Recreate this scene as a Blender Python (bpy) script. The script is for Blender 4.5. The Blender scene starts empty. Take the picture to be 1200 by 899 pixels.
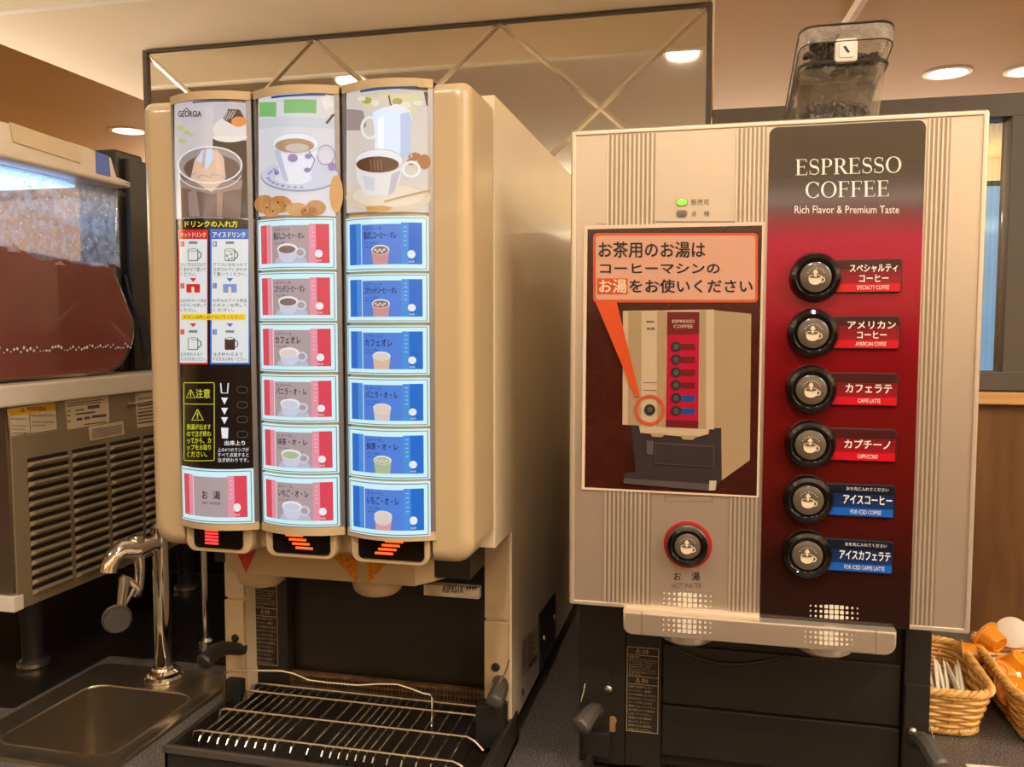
import bpy, bmesh, math, random
from mathutils import Vector, Matrix, Euler

random.seed(7)
SC = bpy.context.scene
COL = SC.collection
PI = math.pi

# ------------------------------------------------------------------ camera
CAM = Vector((0.0, 0.0, 1.41))
FPX, PITCH, YAW = 1000.0, -0.0692, 0.2321
FW = Vector((-math.sin(YAW) * math.cos(PITCH), math.cos(YAW) * math.cos(PITCH), math.sin(PITCH)))
RT = Vector((math.cos(YAW), math.sin(YAW), 0.0))
UP = RT.cross(FW)
cd = bpy.data.cameras.new('camera')
cd.sensor_width = 36.0
cd.lens = 36.0 * FPX / 1200.0
cd.clip_start = 0.02
cam = bpy.data.objects.new('camera', cd)
COL.objects.link(cam)
cam.matrix_world = Matrix(((RT.x, UP.x, -FW.x, CAM.x), (RT.y, UP.y, -FW.y, CAM.y), (RT.z, UP.z, -FW.z, CAM.z), (0, 0, 0, 1)))
SC.camera = cam

# ------------------------------------------------------------------ world, exposure, lights
SC.view_settings.view_transform = 'Standard'
SC.view_settings.look = 'None'
SC.view_settings.exposure = 0.0
SC.view_settings.gamma = 1.0
SC.view_settings.use_curve_mapping = False
SC.cycles.use_denoising = True
SC.cycles.max_bounces = 10
SC.cycles.transparent_max_bounces = 16
SC.cycles.sample_clamp_indirect = 4.0
W = bpy.data.worlds.new('world')
SC.world = W
W.use_nodes = True
W.node_tree.nodes['Background'].inputs[0].default_value = (1.0, 0.72, 0.45, 1)
W.node_tree.nodes['Background'].inputs[1].default_value = 0.05

ZC = 2.45      # ceiling height
WARM = (1.0, 0.88, 0.73)


def area(name, loc, size, power, color=WARM, rot=(0, 0, 0), shape='DISK', spread=PI):
    l = bpy.data.lights.new(name, 'AREA')
    l.shape = shape
    l.size = size
    l.energy = power
    l.color = color
    l.spread = spread
    o = bpy.data.objects.new(name, l)
    o.location = loc
    o.rotation_euler = rot
    COL.objects.link(o)
    return o


# added unseen uplights without fixtures, brightening the ceilings and the soffit
area('fill_uplight', (-0.2, -2.75, 2.05), 5.6, 30, WARM, rot=(PI - 0.35, 0, 0), shape='RECTANGLE').data.size_y = 0.25
area('fill_uplight', (2.95, -0.6, 2.05), 0.25, 46, WARM, rot=(PI, 0.35, 0), shape='RECTANGLE').data.size_y = 4.2
area('fill_uplight', (-6.2, 2.6, 2.05), 0.25, 95, WARM, rot=(PI, -0.35, 0), shape='RECTANGLE').data.size_y = 5.0
area('fill_uplight', (-1.2, 5.75, 2.05), 6.0, 95, WARM, rot=(PI + 0.35, 0, 0), shape='RECTANGLE').data.size_y = 0.25
area('fill_uplight', (-2.45, 1.9, 1.80), 0.2, 26, WARM, rot=(0, PI + 1.1, 0), shape='RECTANGLE', spread=math.radians(90)).data.size_y = 1.6
area('fill_uplight', (2.95, 3.8, 2.05), 0.25, 40, WARM, rot=(PI, 0.35, 0), shape='RECTANGLE').data.size_y = 4.0
# added unseen fill lamp at ceiling height, brightening fronts and right-facing sides
area('fill_panel', (1.75, -0.3, ZC - 0.02), 1.2, 50, WARM, shape='SQUARE')


# ------------------------------------------------------------------ pixel -> place helpers
def ray(px, py):
    return FW + RT * ((px - 600) / FPX) - UP * ((py - 449.5) / FPX)


def onY(px, py, y):
    d = ray(px, py)
    return CAM + d * (y / d.y)


def onX(px, py, x):
    d = ray(px, py)
    return CAM + d * (x / d.x)


def onZ(px, py, z):
    d = ray(px, py)
    return CAM + d * ((z - CAM.z) / d.z)


# ------------------------------------------------------------------ materials
def lin(c):
    return tuple(((v / 255) / 12.92 if v / 255 <= 0.04045 else (((v / 255) + 0.055) / 1.055) ** 2.4) for v in c[:3])


MATS = {}


def mat(name, rgb, rough=0.5, metal=0.0, emit=0.0, coat=0.0, noise=0.0, nscale=40.0, bump=0.0, spec=0.5, ecol=None, stretch=(1, 1, 1)):
    if name in MATS:
        return MATS[name]
    m = bpy.data.materials.new(name)
    m.use_nodes = True
    nt = m.node_tree
    b = nt.nodes['Principled BSDF']
    c = lin(rgb)
    b.inputs['Base Color'].default_value = (*c, 1)
    b.inputs['Roughness'].default_value = rough
    b.inputs['Metallic'].default_value = metal
    b.inputs['Coat Weight'].default_value = coat
    b.inputs['Coat Roughness'].default_value = 0.08
    b.inputs['Specular IOR Level'].default_value = spec
    if emit > 0:
        e = lin(ecol) if ecol else c
        b.inputs['Emission Color'].default_value = (*e, 1)
        b.inputs['Emission Strength'].default_value = emit
    if noise > 0 or bump > 0:
        tc = nt.nodes.new('ShaderNodeTexCoord')
        mp = nt.nodes.new('ShaderNodeMapping')
        mp.inputs['Scale'].default_value = stretch
        nz = nt.nodes.new('ShaderNodeTexNoise')
        nz.inputs['Scale'].default_value = nscale
        nz.inputs['Detail'].default_value = 4
        nt.links.new(tc.outputs['Object'], mp.inputs['Vector'])
        nt.links.new(mp.outputs['Vector'], nz.inputs['Vector'])
        if noise > 0:
            r = nt.nodes.new('ShaderNodeValToRGB')
            r.color_ramp.elements[0].position = 0.3
            r.color_ramp.elements[1].position = 0.7
            r.color_ramp.elements[0].color = (*[v * (1 - noise) for v in c], 1)
            r.color_ramp.elements[1].color = (*[min(1, v * (1 + noise)) for v in c], 1)
            nt.links.new(nz.outputs['Fac'], r.inputs['Fac'])
            nt.links.new(r.outputs['Color'], b.inputs['Base Color'])
        if bump > 0:
            bp = nt.nodes.new('ShaderNodeBump')
            bp.inputs['Strength'].default_value = bump
            bp.inputs['Distance'].default_value = 0.002
            nt.links.new(nz.outputs['Fac'], bp.inputs['Height'])
            nt.links.new(bp.outputs['Normal'], b.inputs['Normal'])
    MATS[name] = m
    return m


def mat_clear(name, tint, gloss=0.12, rough=0.03):
    """thin clear acrylic: transparent film with a fresnel sheen"""
    m = bpy.data.materials.new(name)
    m.use_nodes = True
    nt = m.node_tree
    nt.nodes.clear()
    out = nt.nodes.new('ShaderNodeOutputMaterial')
    tr = nt.nodes.new('ShaderNodeBsdfTransparent')
    tr.inputs[0].default_value = (*tint, 1)
    gl = nt.nodes.new('ShaderNodeBsdfGlossy')
    gl.inputs['Roughness'].default_value = rough
    fr = nt.nodes.new('ShaderNodeLayerWeight')
    fr.inputs['Blend'].default_value = 0.5
    pw = nt.nodes.new('ShaderNodeMath')
    pw.operation = 'POWER'
    pw.inputs[1].default_value = 4.0
    ad = nt.nodes.new('ShaderNodeMath')
    ad.operation = 'MULTIPLY_ADD'
    ad.use_clamp = True
    ad.inputs[1].default_value = 0.6
    ad.inputs[2].default_value = gloss * 0.12
    nt.links.new(fr.outputs['Facing'], pw.inputs[0])
    mx = nt.nodes.new('ShaderNodeMixShader')
    nt.links.new(pw.outputs[0], ad.inputs[0])
    nt.links.new(ad.outputs[0], mx.inputs[0])
    nt.links.new(tr.outputs[0], mx.inputs[1])
    nt.links.new(gl.outputs[0], mx.inputs[2])
    nt.links.new(mx.outputs[0], out.inputs[0])
    MATS[name] = m
    return m


def mat_frost(name, rgb, f):
    m = bpy.data.materials.new(name)
    m.use_nodes = True
    nt = m.node_tree
    nt.nodes.clear()
    out = nt.nodes.new('ShaderNodeOutputMaterial')
    tr = nt.nodes.new('ShaderNodeBsdfTransparent')
    df = nt.nodes.new('ShaderNodeBsdfTranslucent')
    df.inputs[0].default_value = (*rgb, 1)
    d2 = nt.nodes.new('ShaderNodeBsdfDiffuse')
    d2.inputs[0].default_value = (*rgb, 1)
    m1 = nt.nodes.new('ShaderNodeMixShader')
    m2 = nt.nodes.new('ShaderNodeMixShader')
    tc = nt.nodes.new('ShaderNodeTexCoord')
    nz = nt.nodes.new('ShaderNodeTexNoise')
    nz.inputs['Scale'].default_value = 70
    nz.inputs['Detail'].default_value = 6
    mr = nt.nodes.new('ShaderNodeMapRange')
    mr.inputs['From Min'].default_value = 0.35
    mr.inputs['From Max'].default_value = 0.65
    mr.inputs['To Min'].default_value = f * 0.5
    mr.inputs['To Max'].default_value = f * 1.5
    nt.links.new(tc.outputs['Object'], nz.inputs['Vector'])
    nt.links.new(nz.outputs['Fac'], mr.inputs['Value'])
    nt.links.new(df.outputs[0], m1.inputs[1])
    nt.links.new(d2.outputs[0], m1.inputs[2])
    nt.links.new(mr.outputs[0], m2.inputs[0])
    nt.links.new(tr.outputs[0], m2.inputs[1])
    nt.links.new(m1.outputs[0], m2.inputs[2])
    nt.links.new(m2.outputs[0], out.inputs[0])
    MATS[name] = m
    return m


def mat_grad(name, stops, z0, z1, rough=0.15, coat=0.3):
    """a print whose ink colour runs from z0 (bottom) to z1 (top)"""
    m = mat(name, (128, 128, 128), rough, coat=coat)
    nt = m.node_tree
    b = nt.nodes['Principled BSDF']
    tc = nt.nodes.new('ShaderNodeTexCoord')
    sp = nt.nodes.new('ShaderNodeSeparateXYZ')
    mr = nt.nodes.new('ShaderNodeMapRange')
    mr.inputs['From Min'].default_value = z0
    mr.inputs['From Max'].default_value = z1
    rp = nt.nodes.new('ShaderNodeValToRGB')
    els = rp.color_ramp.elements
    while len(els) < len(stops):
        els.new(0.5)
    for e, (p, c) in zip(els, stops):
        e.position = p
        e.color = (*lin(c), 1)
    nt.links.new(tc.outputs['Object'], sp.inputs[0])
    nt.links.new(sp.outputs['Z'], mr.inputs['Value'])
    nt.links.new(mr.outputs[0], rp.inputs['Fac'])
    nt.links.new(rp.outputs[0], b.inputs['Base Color'])
    return m


def mat_wood(name, c1, c2, scale=(1, 1, 12), rough=0.45):
    m = mat(name, c1, rough)
    nt = m.node_tree
    b = nt.nodes['Principled BSDF']
    tc = nt.nodes.new('ShaderNodeTexCoord')
    mp = nt.nodes.new('ShaderNodeMapping')
    mp.inputs['Scale'].default_value = scale
    nz = nt.nodes.new('ShaderNodeTexNoise')
    nz.inputs['Scale'].default_value = 4
    nz.inputs['Detail'].default_value = 8
    nz.inputs['Distortion'].default_value = 0.6
    rp = nt.nodes.new('ShaderNodeValToRGB')
    rp.color_ramp.elements[0].position = 0.35
    rp.color_ramp.elements[1].position = 0.68
    rp.color_ramp.elements[0].color = (*lin(c1), 1)
    rp.color_ramp.elements[1].color = (*lin(c2), 1)
    nt.links.new(tc.outputs['Object'], mp.inputs[0])
    nt.links.new(mp.outputs[0], nz.inputs['Vector'])
    nt.links.new(nz.outputs['Fac'], rp.inputs[0])
    nt.links.new(rp.outputs[0], b.inputs['Base Color'])
    return m


def mat_granite(name):
    m = mat(name, (60, 60, 62), 0.28)
    nt = m.node_tree
    b = nt.nodes['Principled BSDF']
    tc = nt.nodes.new('ShaderNodeTexCoord')
    nz = nt.nodes.new('ShaderNodeTexNoise')
    nz.inputs['Scale'].default_value = 420
    nz.inputs['Detail'].default_value = 3
    n2 = nt.nodes.new('ShaderNodeTexNoise')
    n2.inputs['Scale'].default_value = 9
    rp = nt.nodes.new('ShaderNodeValToRGB')
    e = rp.color_ramp.elements
    e[0].position = 0.40
    e[0].color = (*lin((48, 46, 48)), 1)
    e[1].position = 0.66
    e[1].color = (*lin((150, 140, 130)), 1)
    mx = nt.nodes.new('ShaderNodeMix')
    mx.data_type = 'RGBA'
    mx.blend_type = 'MULTIPLY'
    mx.inputs[0].default_value = 0.35
    nt.links.new(tc.outputs['Object'], nz.inputs['Vector'])
    nt.links.new(tc.outputs['Object'], n2.inputs['Vector'])
    nt.links.new(nz.outputs['Fac'], rp.inputs[0])
    nt.links.new(rp.outputs[0], mx.inputs[6])
    nt.links.new(n2.outputs['Fac'], mx.inputs[7])
    nt.links.new(mx.outputs[2], b.inputs['Base Color'])
    return m


CREAM = mat('cream_plastic', (192, 167, 128), 0.28, coat=0.3, noise=0.03, nscale=6)
CREAM_MET = mat('cream_coated_steel', (228, 210, 180), 0.32, coat=0.12, noise=0.03, nscale=5)
CREAM_DULL = mat('cream_worn_plastic', (196, 170, 130), 0.42, noise=0.08, nscale=25)
PEARL = mat('pearl_panel_paint', (222, 206, 186), 0.36, metal=0.8, noise=0.02, nscale=4)
PEARL_LT = mat('pearl_rib', (236, 222, 202), 0.33, metal=0.7, noise=0.02)
PEARL_DK = mat('pearl_groove', (176, 156, 132), 0.42, metal=0.7, noise=0.02)
BLACK = mat('black_plastic', (38, 33, 27), 0.42, noise=0.12, nscale=20)
BLACK_GL = mat('black_gloss', (14, 13, 12), 0.10, coat=0.5, noise=0.05)
BLACK_RUB = mat('black_rubber', (30, 28, 27), 0.6, noise=0.1)
DARKGREY = mat('dark_grey_plastic', (74, 68, 62), 0.45, noise=0.08)
STEEL = mat('brushed_steel', (176, 164, 148), 0.30, metal=0.95, noise=0.06, nscale=30, stretch=(1, 1, 30))
STEEL_DK = mat('louvred_steel', (164, 148, 120), 0.40, metal=0.5, noise=0.06, nscale=30, stretch=(1, 1, 20))
CHROME = mat('chrome', (222, 216, 206), 0.09, metal=1.0, noise=0.02)
WIRE = mat('steel_wire', (226, 214, 194), 0.22, metal=1.0, noise=0.04)
WHITE_PL = mat('white_plastic', (226, 214, 196), 0.35, coat=0.15, noise=0.02, nscale=8)
PAPER = mat('white_paper', (232, 226, 214), 0.6, noise=0.02)
INK = mat('black_ink', (26, 24, 24), 0.5, noise=0.05)
INK_GREY = mat('grey_ink', (92, 84, 78), 0.5, noise=0.05)
WHITE_INK = mat('white_ink', (240, 232, 222), 0.4, noise=0.02)
GRANITE = mat_granite('speckled_granite')


# ------------------------------------------------------------------ mesh builder
class MB:
    def __init__(self):
        self.v, self.f, self.m, self.sm, self.mats = [], [], [], [], []

    def mi(self, m):
        if m not in self.mats:
            self.mats.append(m)
        return self.mats.index(m)

    def add(self, vs, fs, m, smooth=False):
        o = len(self.v)
        k = self.mi(m)
        self.v += [tuple(p) for p in vs]
        for f in fs:
            self.f.append([i + o for i in f])
            self.m.append(k)
            self.sm.append(smooth)
        return self

    def bm(self, bm, m, smooth=False):
        bm.verts.index_update()
        self.add([v.co.copy() for v in bm.verts], [[v.index for v in f.verts] for f in bm.faces], m, smooth)
        bm.free()
        return self

    def box(self, x0, x1, y0, y1, z0, z1, m, bev=0.0, seg=2):
        bm = bmesh.new()
        vs = [bm.verts.new((x, y, z)) for x in (x0, x1) for y in (y0, y1) for z in (z0, z1)]
        for q in ((0, 1, 3, 2), (4, 6, 7, 5), (0, 4, 5, 1), (2, 3, 7, 6), (0, 2, 6, 4), (1, 5, 7, 3)):
            bm.faces.new([vs[i] for i in q])
        bmesh.ops.recalc_face_normals(bm, faces=bm.faces[:])
        if bev > 0:
            bmesh.ops.bevel(bm, geom=bm.edges[:], offset=bev, segments=seg, profile=0.5, affect='EDGES')
        return self.bm(bm, m, bev > 0)

    def prism(self, poly, axis, a, b, m, bev=0.0, seg=2, bev_all=False):
        """polygon in the two other axes (x,z for Y; y,z for X; x,y for Z) swept along axis"""
        def P(p, t):
            return {'Y': (p[0], t, p[1]), 'X': (t, p[0], p[1]), 'Z': (p[0], p[1], t)}[axis]
        bm = bmesh.new()
        A = [bm.verts.new(P(p, a)) for p in poly]
        B = [bm.verts.new(P(p, b)) for p in poly]
        n = len(poly)
        fa = bm.faces.new(A)
        fb = bm.faces.new(B[::-1])
        for i in range(n):
            bm.faces.new([A[i], B[i], B[(i + 1) % n], A[(i + 1) % n]])
        bmesh.ops.recalc_face_normals(bm, faces=bm.faces[:])
        if bev > 0:
            ed = list(fa.edges) + (list(fb.edges) if bev_all else [])
            bmesh.ops.bevel(bm, geom=ed, offset=bev, segments=seg, profile=0.5, affect='EDGES')
        return self.bm(bm, m, bev > 0)

    def tube(self, pts, r, m, seg=8, closed=False, caps=True):
        pts = [Vector(p) for p in pts]
        n = len(pts)
        rr = r if isinstance(r, (list, tuple)) else [r] * n
        vs, fs = [], []
        pu = None
        for i, p in enumerate(pts):
            if closed:
                t = pts[(i + 1) % n] - pts[i - 1]
            else:
                t = pts[min(i + 1, n - 1)] - pts[max(i - 1, 0)]
            t.normalize()
            if pu is None:
                u = t.cross(Vector((0, 0, 1)))
                if u.length < 1e-3:
                    u = t.cross(Vector((1, 0, 0)))
            else:
                u = pu - t * pu.dot(t)
                if u.length < 1e-6:
                    u = t.cross(Vector((0, 0, 1)))
            u.normalize()
            pu = u
            w = t.cross(u)
            for k in range(seg):
                a = 2 * PI * k / seg
                vs.append(p + (u * math.cos(a) + w * math.sin(a)) * rr[i])
        for i in range(n if closed else n - 1):
            j = (i + 1) % n
            for k in range(seg):
                fs.append([i * seg + k, i * seg + (k + 1) % seg, j * seg + (k + 1) % seg, j * seg + k])
        if caps and not closed:
            fs.append(list(range(seg))[::-1])
            fs.append([(n - 1) * seg + k for k in range(seg)])
        return self.add(vs, fs, m, True)

    def lathe(self, c, axis, prof, m, seg=32, close=True):
        """profile of (radius, distance along axis)"""
        c = Vector(c)
        a = Vector(axis).normalized()
        u = a.cross(Vector((0, 0, 1)))
        if u.length < 1e-3:
            u = Vector((1, 0, 0))
        u.normalize()
        w = a.cross(u)
        vs, fs = [], []
        for (r, h) in prof:
            for k in range(seg):
                t = 2 * PI * k / seg
                vs.append(c + a * h + (u * math.cos(t) + w * math.sin(t)) * max(r, 1e-5))
        for i in range(len(prof) - 1):
            for k in range(seg):
                fs.append([i * seg + k, i * seg + (k + 1) % seg, (i + 1) * seg + (k + 1) % seg, (i + 1) * seg + k])
        if close:
            fs.append(list(range(seg))[::-1])
            fs.append([(len(prof) - 1) * seg + k for k in range(seg)])
        return self.add(vs, fs, m, True)

    def build(self, name, parent=None, off=None, angle=35, fixn=True):
        me = bpy.data.meshes.new(name)
        o3 = Vector(off) if off else Vector((0, 0, 0))
        me.from_pydata([tuple(Vector(p) - o3) for p in self.v], [], self.f)
        for m in self.mats:
            me.materials.append(m)
        for p, k, s in zip(me.polygons, self.m, self.sm):
            p.material_index = k
            p.use_smooth = s
        if fixn:
            bm = bmesh.new()
            bm.from_mesh(me)
            bmesh.ops.recalc_face_normals(bm, faces=bm.faces[:])
            bm.to_mesh(me)
            bm.free()
        me.set_sharp_from_angle(angle=math.radians(angle))
        o = bpy.data.objects.new(name, me)
        COL.objects.link(o)
        if fixn and any(self.sm):
            w = o.modifiers.new('weighted_normal', 'WEIGHTED_NORMAL')
            w.keep_sharp = True
            w.weight = 100
        if off:
            o.location = o3
        if parent is not None:
            o.parent = parent
            if not off:
                o.matrix_parent_inverse = Matrix.Translation(worldloc(parent)).inverted()
            else:
                o.matrix_parent_inverse = Matrix.Translation(worldloc(parent)).inverted()
        return o


def worldloc(o):
    # parts keep their vertices in world coordinates; a thing's own place is its location
    return o.location if o.parent is None else Vector((0, 0, 0))


def tag(o, label=None, cat=None, group=None, kind=None):
    if label:
        o['label'] = label
    if cat:
        o['category'] = cat
    if group:
        o['group'] = group
    if kind:
        o['kind'] = kind
    return o


def thing(name, loc, label, cat, group=None, rot=(0, 0, 0)):
    o = bpy.data.objects.new(name, None)
    o.empty_display_size = 0.05
    o.location = loc
    o.rotation_euler = rot
    COL.objects.link(o)
    return tag(o, label, cat, group)


# ------------------------------------------------------------------ flat print: shapes drawn in panel (x, z), laid on a surface
TXT = {}


def text_mesh(s):
    if s in TXT:
        return TXT[s]
    c = bpy.data.curves.new('txt', 'FONT')
    c.body = s
    c.fill_mode = 'FRONT'
    c.resolution_u = 2
    o = bpy.data.objects.new('txt', c)
    COL.objects.link(o)
    dg = bpy.context.evaluated_depsgraph_get()
    dg.update()
    me = bpy.data.meshes.new_from_object(o.evaluated_get(dg))
    vs = [(v.co.x, v.co.y) for v in me.vertices]
    fs = [list(p.vertices) for p in me.polygons]
    bpy.data.objects.remove(o)
    bpy.data.curves.remove(c)
    bpy.data.meshes.remove(me)
    TXT[s] = (vs, fs)
    return TXT[s]


class Print:
    """pix: pixel -> (x, z) on the panel;  surf: (x, z, h) -> point h in front of the surface"""
    def __init__(self, surf, pix=None, curved=None):
        self.surf, self.pix, self.curved = surf, pix, curved
        self.items = []

    def polyL(self, pts, m, h=1):
        self.items.append(([tuple(p) for p in pts], [list(range(len(pts)))], m, h))

    def poly(self, pts, m, h=1):
        self.polyL([self.pix(*p) for p in pts], m, h)

    def rect(self, x0, y0, x1, y1, m, h=1, r=0):
        if r <= 0:
            self.poly([(x0, y0), (x1, y0), (x1, y1), (x0, y1)], m, h)
        else:
            self.poly(rrect(x0, y0, x1, y1, r), m, h)

    def frame(self, x0, y0, x1, y1, t, m, h=1, r=0.0):
        a = rrect(x0, y0, x1, y1, max(r, 0.01))
        b = rrect(x0 + t, y0 + t, x1 - t, y1 - t, max(r - t, 0.005))
        n = len(a)
        P = [self.pix(*p) for p in a + b]
        self.items.append((P, [[i, (i + 1) % n, n + (i + 1) % n, n + i] for i in range(n)], m, h))

    def ell(self, cx, cy, rx, ry, m, h=1, n=28, a0=0, a1=360):
        pts = [(cx + rx * math.cos(math.radians(a0 + (a1 - a0) * i / n)), cy + ry * math.sin(math.radians(a0 + (a1 - a0) * i / n))) for i in range(n if a1 - a0 == 360 else n + 1)]
        self.poly(pts, m, h)

    def ring(self, cx, cy, rx, ry, t, m, h=1, n=32, a0=0, a1=360):
        A, B = [], []
        for i in range(n + 1):
            a = math.radians(a0 + (a1 - a0) * i / n)
            A.append(self.pix(cx + rx * math.cos(a), cy + ry * math.sin(a)))
            B.append(self.pix(cx + (rx - t) * math.cos(a), cy + (ry - t) * math.sin(a)))
        k = n + 1
        self.items.append((A + B, [[i, i + 1, k + i + 1, k + i] for i in range(n)], m, h))

    def line(self, pts, w, m, h=1):
        ws = w if isinstance(w, (list, tuple)) else [w] * len(pts)
        L, Rr = [], []
        n = len(pts)
        for i, p in enumerate(pts):
            q0, q1 = pts[max(i - 1, 0)], pts[min(i + 1, n - 1)]
            dx, dy = q1[0] - q0[0], q1[1] - q0[1]
            d = math.hypot(dx, dy) or 1
            nx, ny = -dy / d * ws[i] / 2, dx / d * ws[i] / 2
            L.append(self.pix(p[0] + nx, p[1] + ny))
            Rr.append(self.pix(p[0] - nx, p[1] - ny))
        self.items.append((L + Rr, [[i, i + 1, n + i + 1, n + i] for i in range(n - 1)], m, h))

    def text(self, s, x0, y0, x1, y1, m, h=2, bold=0.0):
        vs, fs = text_mesh(s)
        if not vs:
            return
        a0, a1 = min(v[0] for v in vs), max(v[0] for v in vs)
        b0, b1 = min(v[1] for v in vs), max(v[1] for v in vs)
        P = []
        for (x, y) in vs:
            u = (x - a0) / max(a1 - a0, 1e-6)
            t = (y - b0) / max(b1 - b0, 1e-6)
            P.append(self.pix(x0 + (x1 - x0) * u, y1 + (y0 - y1) * t))
        self.items.append((P, fs, m, h))
        if bold:
            self.items.append(([(x + bold, z) for x, z in P], fs, m, h))
            self.items.append(([(x, z + bold) for x, z in P], fs, m, h))

    def build(self, name, parent, step=0.00025):
        mb = MB()
        for idx, (pts, fs, m, h) in enumerate(self.items):
            h = h + (idx % 50) * 0.014
            bm = bmesh.new()
            vs = [bm.verts.new((p[0], 0, p[1])) for p in pts]
            for f in fs:
                try:
                    bm.faces.new([vs[i] for i in f])
                except ValueError:
                    pass
            if self.curved and len(bm.faces):
                xa, xb = min(p[0] for p in pts), max(p[0] for p in pts)
                for xs in self.curved:
                    if xa < xs < xb:
                        bmesh.ops.bisect_plane(bm, geom=bm.verts[:] + bm.edges[:] + bm.faces[:], plane_co=(xs, 0, 0), plane_no=(1, 0, 0))
            for v in bm.verts:
                v.co = Vector(self.surf(v.co.x, v.co.z, h * step))
            bmesh.ops.recalc_face_normals(bm, faces=bm.faces[:])
            for f in bm.faces:
                if f.normal.y > 0:
                    f.normal_flip()
            mb.bm(bm, m, False)
        o = mb.build(name, parent, fixn=False)
        return o


def rrect(x0, y0, x1, y1, r, n=5):
    pts = []
    for cx, cy, a in ((x1 - r, y0 + r, -90), (x1 - r, y1 - r, 0), (x0 + r, y1 - r, 90), (x0 + r, y0 + r, 180)):
        for i in range(n + 1):
            t = math.radians(a + 90 * i / n)
            pts.append((cx + r * math.cos(t), cy + r * math.sin(t)))
    return pts


# ================================================================== SETTING
YW = 1.68       # plane of the mirror and panelling behind the counter
ZT = 0.85       # counter top
TAN_CEIL = mat('tan_soffit_paint', (238, 218, 188), 0.55, noise=0.02, nscale=3)
WHITE_CEIL = mat('white_ceiling_paint', (246, 238, 222), 0.6, noise=0.02, nscale=3)
BROWN_CEIL = mat('brown_ceiling_paint', (206, 166, 104), 0.6, noise=0.03, nscale=3)
CREAM_WALL = mat('cream_wall_paint', (240, 218, 180), 0.6, noise=0.03, nscale=3)
FLOOR_M = mat('floor_tile', (104, 80, 60), 0.4, noise=0.05, nscale=3)
WOOD_DK = mat_wood('dark_wood_panel', (92, 58, 24), (116, 78, 36), (9, 1, 0.7))
WOOD_LT = mat_wood('light_wood_sill', (190, 140, 82), (214, 166, 106), (0.7, 9, 9))
FRAME_DK = mat('dark_frame_paint', (84, 74, 62), 0.5, noise=0.05)


def struct(mb, name, parent=None):
    o = mb.build(name, parent)
    if parent is None:
        tag(o, kind='structure')
    return o


struct(MB().box(-6.6, 3.3, -3.1, 6.1, -0.1, 0.0, FLOOR_M), 'floor')
struct(MB().box(-6.6, 3.3, -3.1, 1.60, ZC, ZC + 0.1, WHITE_CEIL), 'ceiling')
struct(MB().box(-6.6, 3.3, 1.60, 6.1, ZC, ZC + 0.1, BROWN_CEIL), 'ceiling_back')
struct(MB().box(-6.6, 3.3, 6.0, 6.1, 0, ZC, CREAM_WALL), 'wall_back')
struct(MB().box(-6.6, -6.5, -3.0, 6.0, 0, ZC, CREAM_WALL), 'wall_left')
struct(MB().box(3.2, 3.3, -3.0, 6.0, 0, ZC, CREAM_WALL), 'wall_right')
struct(MB().box(-6.6, 3.3, -3.1, -3.0, 1.45, ZC, CREAM_WALL), 'wall_front')
struct(MB().box(-6.6, 3.3, -3.1, -2.98, 0, 1.45, mat('dark_lower_wall', (86, 60, 40), 0.5, noise=0.05)), 'wall_front_dark_lower')  # unseen dark lower wall, added for a darker reflection in the espresso panel
# dropped soffit over the counter, its white front edge towards the aisle
struct(MB().box(-1.503, -0.012, 1.425, 2.60, 2.01, ZC, TAN_CEIL, 0.004), 'ceiling_soffit')
struct(MB().box(-1.507, -0.008, 1.405, 1.425, 2.006, ZC, WHITE_CEIL, 0.003), 'trim_1')
# thin batten across the brown ceiling
p0, p1 = onZ(994, 25, ZC - 0.01), onZ(1010, 0, ZC - 0.01)
dv = (p1 - p0).normalized()
struct(MB().tube([p0 + dv * -0.03, p1 + dv * 0.5], 0.02, WHITE_CEIL, 6), 'trim_2')

# panelled low wall right of the mirror, sill and dark framed window
struct(MB().box(-0.010, 2.6, YW, YW + 0.06, ZT, 1.268, WOOD_DK), 'wall_partition')
struct(MB().box(-0.010, 2.6, YW - 0.02, YW + 0.08, 1.268, 1.290, WOOD_LT, 0.003), 'trim_3')
wf = MB()
FZ0, FZ1 = 1.292, 1.812
wf.box(-0.010, 2.6, YW - 0.005, YW + 0.05, FZ0, FZ0 + 0.034, FRAME_DK, 0.002)
wf.box(-0.010, 2.6, YW - 0.005, YW + 0.05, FZ1 - 0.040, FZ1, FRAME_DK, 0.002)
wx = [-0.010, 0.500, 1.02, 1.56, 2.10]
for i, x in enumerate(wx):
    wf.box(x, x + 0.042, YW - 0.004, YW + 0.05, FZ0 + 0.03, FZ1 - 0.03, FRAME_DK, 0.002)
window = struct(wf, 'window_1')
GLASS = mat_clear('ribbed_glass', (0.82, 0.84, 0.84), 0.5, 0.06)
for i in range(4):
    g = MB()
    xa, xb = wx[i] + 0.044, wx[i + 1] - 0.002
    n = int((xb - xa) / 0.009)
    prof = []
    for k in range(n * 4 + 1):
        t = k / 4
        prof.append((xa + (xb - xa) * k / (n * 4), YW + 0.018 - 0.003 * abs(math.sin(PI * t))))
    vs = [(x, y, z) for (x, y) in prof for z in (FZ0 + 0.036, FZ1 - 0.042)]
    g.add(vs, [[2 * k, 2 * k + 2, 2 * k + 3, 2 * k + 1] for k in range(len(prof) - 1)], GLASS, True)
    g.box(xa, xb, YW + 0.022, YW + 0.026, FZ0 + 0.036, FZ1 - 0.042, GLASS)
    g.build('pane', window)

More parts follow.
